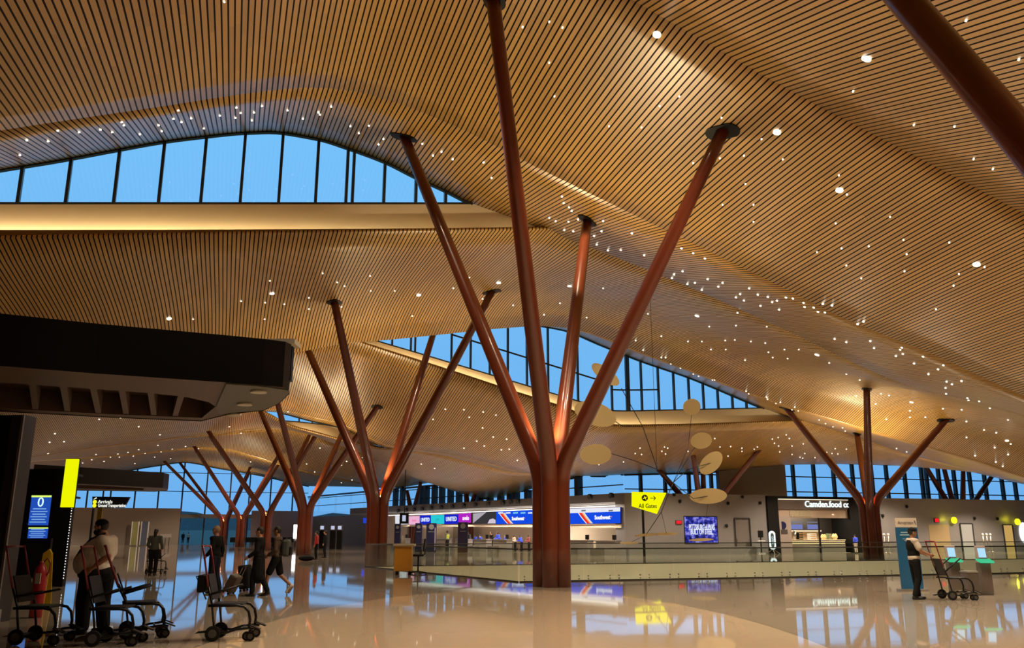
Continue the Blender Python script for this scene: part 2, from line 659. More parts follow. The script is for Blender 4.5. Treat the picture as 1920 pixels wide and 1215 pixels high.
# ------------------------------------------------------------------ floor with the opening to the lower level
VT0, VT1, VS0, VS1 = -0.25, 60.0, 2.56, 17.6
VTB = -3.1      # the left side of the opening runs at a slant


def floor_mat():
    m = bpy.data.materials.new('polished terrazzo')
    m.use_nodes = True
    nt = m.node_tree
    N, L = nt.nodes, nt.links
    b = N['Principled BSDF']
    b.inputs['Roughness'].default_value = 0.035
    b.inputs['Specular IOR Level'].default_value = 0.6
    tc = N.new('ShaderNodeTexCoord')
    mp = N.new('ShaderNodeMapping')
    L.new(tc.outputs['Object'], mp.inputs['Vector'])
    sx = N.new('ShaderNodeSeparateXYZ')
    L.new(tc.outputs['Object'], sx.inputs[0])

    def mth(op, a, bb=None):
        n = N.new('ShaderNodeMath'); n.operation = op
        for k, v in enumerate((a, bb)):
            if v is None:
                continue
            if isinstance(v, (int, float)):
                n.inputs[k].default_value = v
            else:
                L.new(v, n.inputs[k])
        return n.outputs[0]
    # light round field of terrazzo round the big column, darker field outside
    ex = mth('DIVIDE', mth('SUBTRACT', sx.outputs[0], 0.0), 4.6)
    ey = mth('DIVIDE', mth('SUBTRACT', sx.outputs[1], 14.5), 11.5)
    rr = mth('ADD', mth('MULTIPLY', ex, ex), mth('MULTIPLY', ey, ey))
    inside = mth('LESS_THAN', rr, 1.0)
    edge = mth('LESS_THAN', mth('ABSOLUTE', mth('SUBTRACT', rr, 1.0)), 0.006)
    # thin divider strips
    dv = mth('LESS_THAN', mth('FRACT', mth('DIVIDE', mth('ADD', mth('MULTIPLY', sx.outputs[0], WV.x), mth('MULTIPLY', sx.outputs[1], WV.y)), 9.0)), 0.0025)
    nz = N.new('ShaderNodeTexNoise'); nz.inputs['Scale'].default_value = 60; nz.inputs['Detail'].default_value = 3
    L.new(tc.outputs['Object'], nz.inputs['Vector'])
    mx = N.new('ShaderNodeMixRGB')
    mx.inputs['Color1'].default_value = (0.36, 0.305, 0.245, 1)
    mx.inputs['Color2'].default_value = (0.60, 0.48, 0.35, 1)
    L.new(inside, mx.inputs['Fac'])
    m2 = N.new('ShaderNodeMixRGB'); m2.blend_type = 'MULTIPLY'
    L.new(mth('MULTIPLY', nz.outputs['Fac'], 0.35), m2.inputs['Fac'])
    L.new(mx.outputs[0], m2.inputs['Color1'])
    m2.inputs['Color2'].default_value = (0.55, 0.5, 0.45, 1)
    m3 = N.new('ShaderNodeMixRGB')
    L.new(mth('MULTIPLY', mth('MAXIMUM', edge, dv), 0.5), m3.inputs['Fac'])
    L.new(m2.outputs[0], m3.inputs['Color1'])
    m3.inputs['Color2'].default_value = (0.12, 0.10, 0.08, 1)
    L.new(m3.outputs[0], b.inputs['Base Color'])
    n2 = N.new('ShaderNodeTexNoise'); n2.inputs['Scale'].default_value = 0.9; n2.inputs['Detail'].default_value = 2
    L.new(tc.outputs['Object'], n2.inputs['Vector'])
    bp = N.new('ShaderNodeBump'); bp.inputs['Strength'].default_value = 0.012; bp.inputs['Distance'].default_value = 0.05
    L.new(n2.outputs['Fac'], bp.inputs['Height'])
    L.new(bp.outputs[0], b.inputs['Normal'])
    return m


M_floor = floor_mat()
fb = MB()


def tsquad(b, t0, t1, s0, s1, z=0.0):
    b.face((XY(t0, s0, z), XY(t1, s0, z), XY(t1, s1, z), XY(t0, s1, z)))


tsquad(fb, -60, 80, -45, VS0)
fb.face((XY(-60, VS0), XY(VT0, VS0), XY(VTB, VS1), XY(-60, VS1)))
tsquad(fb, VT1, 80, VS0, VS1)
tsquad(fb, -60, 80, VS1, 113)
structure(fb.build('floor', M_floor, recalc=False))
M_slab = mat('pale slab edge', (0.74, 0.70, 0.54), 0.55)
sl = MB()
sl.face((XY(VTB, VS1, 0), XY(VT1, VS1, 0), XY(VT1, VS1, -5), XY(VTB, VS1, -5)))
sl.face((XY(VT0, VS0, 0), XY(VTB, VS1, 0), XY(VTB, VS1, -5), XY(VT0, VS0, -5)))
sl.face((XY(VT0, VS0, 0), XY(VT1, VS0, 0), XY(VT1, VS0, -5), XY(VT0, VS0, -5)))
sl.face((XY(VT1, VS0, 0), XY(VT1, VS1, 0), XY(VT1, VS1, -5), XY(VT1, VS0, -5)))
structure(sl.build('trim_4', M_slab, recalc=False))
lf = MB(); tsquad(lf, VTB - .1, VT1, VS0, VS1, -5)
structure(lf.build('floor', mat('lower floor', (0.4, 0.33, 0.22), 0.4), recalc=False))

# ------------------------------------------------------------------ walls
WA_, WB_ = XY(20.05, 37.0), Vector((-14.2, 103.0, 0))       # ticketing wall, plan line
TD = (WB_ - WA_).normalized()
TN = Vector((TD.y, -TD.x, 0))                                # points away from the hall
if TN.x < 0:
    TN = -TN
SILL = 4.72


def tick(px, py, out=0.0):
    a = WA_ - TN * out
    return at_line(px, py, a, a + TD)


def wall_strip(name, a, b, z0, z1, material, thick=0.25, n=None):
    a, b = Vector(a), Vector(b)
    d = (b - a).normalized()
    nn = n or Vector((-d.y, d.x, 0))
    mb = MB()
    mb.prism([(a.x, a.y, z0), (b.x, b.y, z0), (b.x, b.y, z1), (a.x, a.y, z1)], (0, 0, 0), nn * thick)
    return structure(mb.build(name, material))


def tR(px, y=1000):
    return t_of(px, y, 37.0)


# right-hand wall (s = 37) in two runs either side of the food shop
TS1, TS2 = tR(1440), tR(1617)
wall_strip('wall_right', XY(20.05, 37), XY(TS1, 37), 0, 4.72, M_wallg, n=UV)
wall_strip('wall_right', XY(TS2, 37), XY(70, 37), 0, 4.62, M_wallg, n=UV)
# ticketing wall: lintel band, cream back wall
LEN_T = (WB_ - WA_).length + 12
wall_strip('wall_back', WA_, WA_ + TD * LEN_T, 3.85, SILL, mat('charcoal band', (0.13, 0.12, 0.115), 0.55), thick=0.3, n=TN)
a = tick(1160, 1000) + TN * 2.6
wall_strip('wall_back', Vector((a.x, a.y, 0)), WA_ + TD * LEN_T + TN * 2.6, 0, 3.85, M_cream, n=TN)
c0 = tick(1155, 1000); c0.z = 0
wall_strip('wall_back', WA_, c0, 0, 3.85, M_wallg, n=TN)
# soffit over the ticket counters
mb = MB()
e0, e1 = c0.copy(), WA_ + TD * LEN_T
mb.prism([(e0.x, e0.y, 3.85), (e1.x, e1.y, 3.85), (e1.x + TN.x * 2.6, e1.y + TN.y * 2.6, 3.85), (e0.x + TN.x * 2.6, e0.y + TN.y * 2.6, 3.85)], (0, 0, 0), (0, 0, .2))
structure(mb.build('ceiling', M_white))


# glazed facades behind the low walls: posts, rails, one pane
def facade(num, pa, pb, zb, ztop, pw, pd, posts, rails, solid=True, dense=60):
    pa, pb = Vector(pa), Vector(pb)
    d = pb - pa
    L = d.length
    d.normalize()
    ang = math.atan2(d.y, d.x)
    R = Matrix.Rotation(ang, 3, 'Z')
    fr = MB()
    for k in range(dense):
        a, b = L * k / dense, L * (k + 1) / dense
        A, B = pa + d * a, pa + d * b
        fr.bar((A.x, A.y, ztop(A)), (B.x, B.y, ztop(B)), 0.25, 0.2)
    o = structure(fr.build('window_%d' % num, M_frame))
    g = MB()
    for k in range(dense):
        a, b = L * k / dense, L * (k + 1) / dense
        A, B = pa + d * a, pa + d * b
        g.face(((A.x, A.y, zb), (B.x, B.y, zb), (B.x, B.y, ztop(B)), (A.x, A.y, ztop(A))))
    g.build('glass', M_glass, o)
    for l in posts:
        if 0 < l < L:
            A = pa + d * l
            zt = ztop(A)
            if zt - zb > 0.1:
                MB().box((A.x, A.y, (zb + zt) / 2), (pw, pd, zt - zb), R).build('mullion', M_frame, o)
    for z in rails:
        r = MB()
        for k in range(dense):
            a, b = L * k / dense, L * (k + 1) / dense
            A, B = pa + d * a, pa + d * b
            if z < min(ztop(A), ztop(B)) - 0.05:
                r.bar((A.x, A.y, z), (B.x, B.y, z), 0.1, 0.09)
        r.build('transom', M_frame, o)
    return o


def ztop_of(p):
    z = ceil_z(p.x, p.y)
    return z if z is not None else 7.0


def ztop_r(p):
    return crease3(TS(p)[0])


# right facade, s = 41
fa_, fb_ = XY(22.0, 40.95), XY(66, 40.95)
fposts = [t_of(x, 930, 40.95) - 22.0 for x in (1106, 1155, 1202, 1248, 1293, 1335, 1490, 1529, 1566, 1602, 1638, 1666, 1700, 1732, 1741, 1764, 1793, 1822, 1850, 1882, 1906, 1925)]
facade(4, fa_, fb_, 4.0, ztop_r, 0.22, 0.35, fposts, (5.25, 6.6, 7.9))
# solid grey block between the two runs of windows
b0, b1 = t_of(1345, 900, 40.6), t_of(1470, 900, 40.6)
mb = MB()
N_ = 10
for k in range(N_):
    ta_, tb_ = b0 + (b1 - b0) * k / N_, b0 + (b1 - b0) * (k + 1) / N_
    mb.prism([XY(ta_, 40.3, 3.9), XY(tb_, 40.3, 3.9), XY(tb_, 40.3, crease3(tb_) - .01), XY(ta_, 40.3, crease3(ta_) - .01)], (0, 0, 0), UV * .5)
structure(mb.build('wall_right', mat('pale grey block', (0.30, 0.27, 0.25), 0.55)))
# ticketing facade
ga = XY(tmax(41), 41)
gb = XY(tmax(110.5), 110.5)


def along(px, py=930):
    p = at_line(px, py, ga, gb)
    return (Vector((p.x, p.y, 0)) - Vector((ga.x, ga.y, 0))).dot((gb - ga).normalized())


gposts = sorted(along(x) for x in (742, 755, 790, 800, 815, 829, 845, 861, 900, 919, 939, 957, 968, 990, 1015, 1060, 1085))
facade(5, ga, gb, 4.0, ztop_of, 0.5, 0.6, gposts, (5.6, 6.7), dense=90)
wall_strip('wall_back', ga, gb, 0, 4.0, M_wallg, n=TN)
wall_strip('wall_right', XY(21.9, 41), XY(68, 41), 0, 4.0, M_wallg, n=UV)

# far left facade, s = 111
SF = 110.9
fl0, fl1 = XY(T0, SF), XY(tmax(110.5), SF)


def tF(px, py=960):
    return t_of(px, py, SF) - T0


def ztop_l(p):
    return END(TS(p)[0])


facade(6, fl0, fl1, 0.0, ztop_l, 0.2, 0.3, [tF(x) for x in (100, 130, 160, 190, 204, 250, 294, 339, 384, 429, 465, 505, 547, 590, 632, 672)], (7.6, 10.3, 13.2, 16.0), dense=80)
zA = at_s(560, 958, SF - .6).z
wall_strip('wall_left', XY(T0, SF - .6), XY(t_of(339, 960, SF - .6), SF - .6), 0, at_s(300, 953, SF - .6).z, M_wallb, n=UV)
wall_strip('wall_left', XY(t_of(472, 960, SF - .6), SF - .6), XY(tmax(110), SF - .6), 0, zA, mat('mauve wall', (0.30, 0.25, 0.265), 0.6, noise=.04), n=UV)
mb = MB().box(XY((t_of(339, 960, SF) + t_of(472, 960, SF)) / 2, SF - .3, at_s(400, 968, SF).z), (t_of(472, 960, SF) - t_of(339, 960, SF), .8, .55), Matrix.Rotation(WA, 3, 'Z'))
structure(mb.build('trim_5', M_wallg))

# walls of the hall that lie outside the picture
wall_strip('wall_left', XY(-46, -40), XY(-46, 111), -0.1, 18, M_wallb, n=-WV)
wall_strip('wall_right', XY(70, -40), XY(70, 42), -0.1, 18, M_wallb, n=WV)
wall_strip('wall_front', XY(-46, -40), XY(70, -40), -0.1, 18, M_wallb, n=-UV)

# ------------------------------------------------------------------ outside
M_grass = mat('dusk grass', (0.03, 0.06, 0.05), 0.9, noise=0.3, nscale=0.05)
og = MB()
og.face((XY(-300, 113.5, -0.3), XY(60, 113.5, -0.3), XY(140, 600, 4), XY(-500, 600, 4)))
structure(og.build('ground', M_grass, recalc=False))
hl = MB()
random.seed(3)
pts = [(-400 + k * 12, 13 + 2 * math.sin(k * .5) + 1.5 * math.sin(k * 1.7)) for k in range(55)]
for k in range(len(pts) - 1):
    (ta_, za_), (tb_, zb_) = pts[k], pts[k + 1]
    hl.face((XY(ta_, 520, -1), XY(tb_, 520, -1), XY(tb_, 560, zb_), XY(ta_, 560, za_)))
structure(hl.build('hills', mat('far hills', (0.035, 0.055, 0.06), 0.95, noise=.3, nscale=.1), recalc=False))

# ------------------------------------------------------------------ world: clear dusk sky
w = bpy.data.worlds.new('World')
SC.world = w
w.use_nodes = True
nt = w.node_tree
bg = nt.nodes['Background']
tc = nt.nodes.new('ShaderNodeTexCoord')
sp = nt.nodes.new('ShaderNodeSeparateXYZ')
nt.links.new(tc.outputs['Generated'], sp.inputs[0])
rp = nt.nodes.new('ShaderNodeValToRGB')
rp.color_ramp.elements[0].position = 0.0
rp.color_ramp.elements[0].color = (0.16, 0.45, 0.88, 1)
rp.color_ramp.elements[1].position = 0.55
rp.color_ramp.elements[1].color = (0.20, 0.585, 1.02, 1)
nt.links.new(sp.outputs[2], rp.inputs[0])
nt.links.new(rp.outputs[0], bg.inputs[0])
bg.inputs[1].default_value = 1.0
# ------------------------------------------------------------------ branching columns
M_up = emat('uplight lens', (1.0, 0.32, 0.06), 14.0)
WARM = (1.0, 0.80, 0.47)


def column(label, base, tips, normals, branch_z=3.55, pr=0.27, off=0.37, tip_r=0.19, hole_shade=True, light=0.0, n=18):
    base = Vector((base[0], base[1], 0))
    root = thing('branching_column', label, 'column', base)
    root['kind'] = 'thing'
    cen = Vector((0, 0, 0))
    for i, tp in enumerate(tips):
        tl = Vector(tp) - base
        h = Vector((tl.x, tl.y, 0))
        hd = h.normalized()
        a0 = hd * off
        p1 = Vector((a0.x, a0.y, branch_z - 0.55))
        tip = tl.copy()
        d = (tip - Vector((a0.x, a0.y, branch_z))).normalized()
        tip = tip + d * 0.25
        pm = Vector((a0.x, a0.y, branch_z))
        p2 = pm + d * 0.75
        pts = [a0.copy(), Vector((a0.x, a0.y, 1.2)), Vector((a0.x, a0.y, 2.4)), p1]
        rad = [pr] * 4
        for k in range(1, 8):
            f = k / 8
            pts.append(p1 * (1 - f) ** 2 + pm * 2 * f * (1 - f) + p2 * f * f)
            rad.append(pr)
        L = (tip - p2).length
        for k in range(0, 9):
            f = k / 8
            pts.append(p2 + (tip - p2) * f)
            rad.append(pr + (tip_r - pr) * f)
        MB().tube(pts, rad, n).build('branch', M_rust, root)
        if hole_shade and normals[i] is not None:
            nn = Vector(normals[i]).normalized()
            ax = (hd - nn * hd.dot(nn)).normalized()
            ay = nn.cross(ax)
            c = tl + nn * 0.035
            poly = []
            for k in range(24):
                an = 2 * PI * k / 24
                q = 0.24 if math.cos(an) > 0 else -0.24
                poly.append(c + ax * (0.30 * math.cos(an) + q) + ay * 0.30 * math.sin(an))
            MB().prism(poly, (0, 0, 0), -nn * 0.03).build('ceiling_hole_shade', M_black, root)  # black plate paints in the dark of the open ceiling hole
    # base ring and crotch plate with an uplight
    MB().lathe([(0.16, 0.0), (0.16, branch_z - .25), (0.0, branch_z - .25)]).build('core', M_black, root)
    MB().cyl((0, 0, branch_z - .24), (0, 0, branch_z - .17), 0.12).build('uplight', M_up, root)
    if light:
        lamp('column_uplight', 'SPOT', base + Vector((0, 0, branch_z + 0.75)), light, WARM, 0.12, 135, 0.9, base + Vector((0, 0, 30)))
        lamp('crotch_light', 'POINT', base + Vector((0, 0, branch_z + 0.02)), 150, (1.0, 0.27, 0.04), 0.05)
    return root


def tips_px(lst):
    P, Nn = [], []
    for px, py, keys in lst:
        if isinstance(keys, float):          # hidden above a fold: on the flat band behind it
            P.append(at_s(px, py, keys)); Nn.append(None)
            continue
        p, n_ = hit(px, py, keys)
        if p is None:
            print('NO TIP', px, py, keys)
            continue
        P.append(p); Nn.append(n_)
    return P, Nn


def tips_plan(base, offs):
    P, Nn = [], []
    for ox, oy in offs:
        z = ceil_z(base[0] + ox, base[1] + oy)
        if z is None:
            print('NO PLAN TIP', base, ox, oy)
            continue
        P.append(Vector((base[0] + ox, base[1] + oy, z))); Nn.append(Vector((0, 0, -1)))
    return P, Nn


BASES = {}
bm_ = ground(1037, 1100)
P, Nn = tips_px([(924, -6, ['one']), (1355, 247, ['one', 'zero']), (758, 257, ['band1']), (1101, 413, ['band1'])])
for p in P: print('main tip', [round(v, 1) for v in p], [round(v, 1) for v in p - bm_])
column('largest rust-red four-branched column standing in front of the glass railing', bm_, P, Nn, light=2100, n=24)
b2 = ground(705, 1058)
P, Nn = tips_px([(627, 567, ['two']), (922, 547, ['two']), (577, 655, 23.8), (810, 634, 23.8)])
for p in P: print('tree2 tip', [round(v, 1) for v in p], [round(v, 1) for v in p - b2])
column('rust-red branching column just left of the yellow desk', b2, P, Nn, light=2100)
OFF2 = [((p - b2).x, (p - b2).y) for p in P]
row = b2 - bm_
b3, b4, b5, b6 = (b2 + row * k for k in (1, 2, 3, 4))
P, Nn = tips_px([(517, 742, ['three']), (707, 763, ['three']), (490, 774, 44.6), (644, 806, 44.6)])
for p in P: print('tree3 tip', [round(v, 1) for v in p], [round(v, 1) for v in p - b3])
column('rust-red branching column with the person in red beside it', b3, P, Nn, light=2100)
OF = [(-4.5, -5.5), (5.5, -5.0), (-7.5, 3.6), (3.0, 3.6)]
P, Nn = tips_plan(b4, OF)
column('rust-red branching column, fourth along the left row from the railing', b4, P, Nn, hole_shade=False, light=2100, n=12)
P, Nn = tips_plan(b5, OF)
column('rust-red branching column, second from the far end of the left row', b5, P, Nn, hole_shade=False, light=2100, n=12)
P, Nn = tips_plan(b6, [(-7.5, -5.0), (4.5, -4.5), (-8.0, 2.0), (2.5, 2.0)])
column('smallest rust-red branching column at the far end of the left row', b6, P, Nn, hole_shade=False, light=1900, n=12)
# near column, only one limb reaches into view at the upper right
b0_ = Vector((7.75, 8.85, 0))
t0_ = Vector((3.3, 13.5, 16.6))
P = [t0_]
Nn = [Vector((0, 0, -1))]
dt_ = (t0_ - Vector((b0_.x, b0_.y, 3.7)))
zc = ceil_z(t0_.x, t0_.y)
print('near col ceil', zc)
kk = (zc - 3.7) / dt_.z
P[0] = Vector((b0_.x, b0_.y, 3.7)) + dt_ * kk
for ox, oy in ((6.0, -3.5), (7.5, 2.5), (-1.5, -7.5)):
    z = ceil_z(b0_.x + ox, b0_.y + oy)
    P.append(Vector((b0_.x + ox, b0_.y + oy, z))); Nn.append(Vector((0, 0, -1)))
column('near rust-red column whose thick limb crosses the upper right corner', b0_, P, Nn, light=500, n=28)
# right-hand column beyond the opening
bR = XY(TS(b2)[0] + 32.6, 21.2)
pr_ = at_s(1634, 1000, 21.2)
bR = Vector((pr_.x, pr_.y, 0))
P, Nn = tips_px([(1476, 767, ['band2', 'two']), (1607, 813, ['band2']), (1625, 730, ['two']), (1773, 788, ['two'])])
for p in P: print('treeR tip', [round(v, 1) for v in p], [round(v, 1) for v in p - bR])
column('rust-red branching column in front of the food shop', bR, P, Nn, light=2100)


def far_column(label, px, tips, s=39.2, pr=0.27, bz=3.0):
    p = at_s(px, 1000, s)
    P, Nn = tips_px(tips)
    return column(label, (p.x, p.y), P, Nn, branch_z=bz, hole_shade=False, light=0, n=10, pr=pr)


far_column('rust-red column behind the grey wall, above the wall screen', 1318, [(1236, 882, ['three']), (1300, 855, ['three']), (1318, 880, ['three']), (1421, 846, ['three'])])
far_column('rust-red column behind the right wall near the picture edge', 1805, [(1718, 846, 39.9), (1766, 862, 39.9), (1806, 866, 39.9), (1866, 884, 39.9)])
for label, px, py, tips in (('small rust-red column behind the ticketing wall, second window group from the left', 880, 940, [(872, 905), (903, 889)]),
                            ('small rust-red column behind the ticketing wall at its far left end', 774, 950, [(764, 924), (788, 908)])):
    a_ = WA_ + TN * 1.6
    p = at_line(px, py, a_, a_ + TD)
    P, Nn = [], []
    for x, y in tips:
        q = at_line(x, y, a_, a_ + TD)
        P.append(q); Nn.append(None)
    column(label, (p.x, p.y), P, Nn, branch_z=SILL - .6, hole_shade=False, light=0, n=10, pr=0.3, off=.35)

# ------------------------------------------------------------------ general lighting of the hall
DOWN = [(1232, 64), (1625, 109), (1457, 247), (1574, 356), (1831, 495), (1892, 268), (510, 550), (785, 553), (317, 597), (1068, 536), (1532, 665), (1709, 754), (1888, 826), (935, 530), (1307, 592)]
# ------------------------------------------------------------------ figures
ZU = Vector((0, 0, 1))


def blob(name, shapes, voxel, material, parent, smooth=4, cut=None):
    """one continuous skin over overlapping shapes: ('c', p0, p1, r0, r1) limbs and ('e', centre, radii[, rot]) masses"""
    mb = MB()
    for sh in shapes:
        if sh[0] == 'c':
            _, a, b, ra, rb = sh
            mb.tube([a, b], [ra, rb], 12)
            mb.sphere(a, ra, 12, 8)
            mb.sphere(b, rb, 12, 8)
        else:
            mb.sphere(sh[1], sh[2], 16, 10, sh[3] if len(sh) > 3 else None)
    bmesh.ops.recalc_face_normals(mb.bm, faces=mb.bm.faces[:])
    me = bpy.data.meshes.new('tmp')
    mb.bm.to_mesh(me)
    mb.bm.free()
    o = bpy.data.objects.new('tmp', me)
    COL.objects.link(o)
    md = o.modifiers.new('r', 'REMESH')
    md.mode = 'VOXEL'
    md.voxel_size = voxel
    if smooth:
        sm = o.modifiers.new('s', 'SMOOTH')
        sm.factor = 0.5
        sm.iterations = smooth
    bpy.context.view_layer.update()
    res = bpy.data.meshes.new_from_object(o.evaluated_get(bpy.context.evaluated_depsgraph_get()))
    bpy.data.objects.remove(o)
    bpy.data.meshes.remove(me)
    if cut:
        bm = bmesh.new()
        bm.from_mesh(res)
        for co, no in cut:
            g = bmesh.ops.bisect_plane(bm, geom=bm.verts[:] + bm.edges[:] + bm.faces[:], plane_co=co, plane_no=no, clear_outer=True)
            ed = [e for e in g['geom_cut'] if isinstance(e, bmesh.types.BMEdge)]
            if ed:
                bmesh.ops.holes_fill(bm, edges=ed, sides=0)
        bm.to_mesh(res)
        bm.free()
    for p in res.polygons:
        p.use_smooth = True
    res.materials.clear()
    res.materials.append(material)
    res.name = name
    out = bpy.data.objects.new(name, res)
    COL.objects.link(out)
    out.parent = parent
    return out


SKIN = mat('skin', (0.48, 0.25, 0.17), 0.5)
SKIN2 = mat('skin tan', (0.34, 0.17, 0.10), 0.5)
SKIN3 = mat('skin brown', (0.16, 0.075, 0.045), 0.5)
HAIR = mat('dark hair', (0.012, 0.009, 0.008), 0.6)
HAIRG = mat('sandy grey hair', (0.30, 0.20, 0.13), 0.7)
M_EYE = mat('eye', (0.01, 0.01, 0.012), 0.2)
CL = {
    'white': mat('white shirt cloth', (0.72, 0.66, 0.60), 0.8, noise=.04),
    'black': mat('black cloth', (0.006, 0.006, 0.007), 0.85, spec=.2),
    'navy': mat('navy cloth', (0.010, 0.013, 0.026), 0.8, spec=.2),
    'grey': mat('grey cloth', (0.06, 0.07, 0.07), 0.85),
    'red': mat('red cloth', (0.45, 0.02, 0.02), 0.8),
    'blue': mat('bright blue cloth', (0.03, 0.08, 0.75), 0.8),
    'tan': mat('tan cloth', (0.42, 0.28, 0.2), 0.8),
    'hivis': mat('yellow green vest cloth', (0.35, 0.42, 0.03), 0.7),
    'plum': mat('plum cloth', (0.22, 0.05, 0.06), 0.8),
    'beige': mat('beige cloth', (0.5, 0.43, 0.36), 0.8),
    'brown': mat('brown cloth', (0.06, 0.035, 0.022), 0.8),
}
SHOE = mat('dark shoe', (0.012, 0.011, 0.011), 0.5)
SHOEW = mat('pale shoe', (0.6, 0.58, 0.55), 0.6)


def hand_shapes(w, d, side, curl=0.5):
    """palm, five unequal bent fingers and a thumb from wrist w along d; the back of the hand faces outwards (side = +1 left)"""
    d = Vector(d).normalized()
    fwd = Vector((1, 0, 0))
    acr = (fwd - d * fwd.dot(d))
    if acr.length < 0.2:
        acr = Vector((0, 0, 1)) - d * d.z
    acr.normalize()
    inn = Vector((0, -side, 0)) - d * (-side * d.y)
    inn = (inn - acr * inn.dot(acr)).normalized()
    S = [('c', w, w + d * .04, .027, .03), ('e', w + d * .055, (.022, .022, .022)),
         ('c', w + d * .05 + acr * .022, w + d * .085 + acr * .028, .018, .014),
         ('c', w + d * .05 - acr * .022, w + d * .085 - acr * .028, .018, .013),
         ('c', w + d * .05, w + d * .09, .019, .015)]
    for k, (off, ln) in enumerate(((.030, .066), (.010, .075), (-.010, .070), (-.030, .054))):
        p = w + d * .088 + acr * off
        d1 = (d + inn * curl * .5).normalized()
        d2 = (d + inn * curl * 1.6).normalized()
        q = p + d1 * ln * .5
        S.append(('c', p, q, .0095, .0088))
        S.append(('c', q, q + d2 * ln * .5, .0088, .0075))
    tb = w + d * .03 + acr * .03
    t1 = tb + (acr * .75 + d * .55 + inn * .35).normalized() * .036
    S.append(('c', tb, t1, .013, .0105))
    S.append(('c', t1, t1 + (d + inn * .5 + acr * .1).normalized() * .03, .0105, .009))
    return S


STAND = {
    'head': (.03, 0, 1.635), 'neck': (0, 0, 1.47), 'chest': (0, 0, 1.30), 'waist': (0, 0, 1.10), 'pelvis': (0, 0, .95),
    'shL': (0, .185, 1.425), 'elL': (-.03, .235, 1.14), 'wrL': (.05, .235, .90),
    'shR': (0, -.185, 1.425), 'elR': (-.03, -.235, 1.14), 'wrR': (.05, -.235, .90),
    'hipL': (0, .09, .93), 'knL': (.02, .10, .50), 'anL': (-.02, .10, .09),
    'hipR': (0, -.09, .93), 'knR': (.02, -.10, .50), 'anR': (-.02, -.10, .09),
}


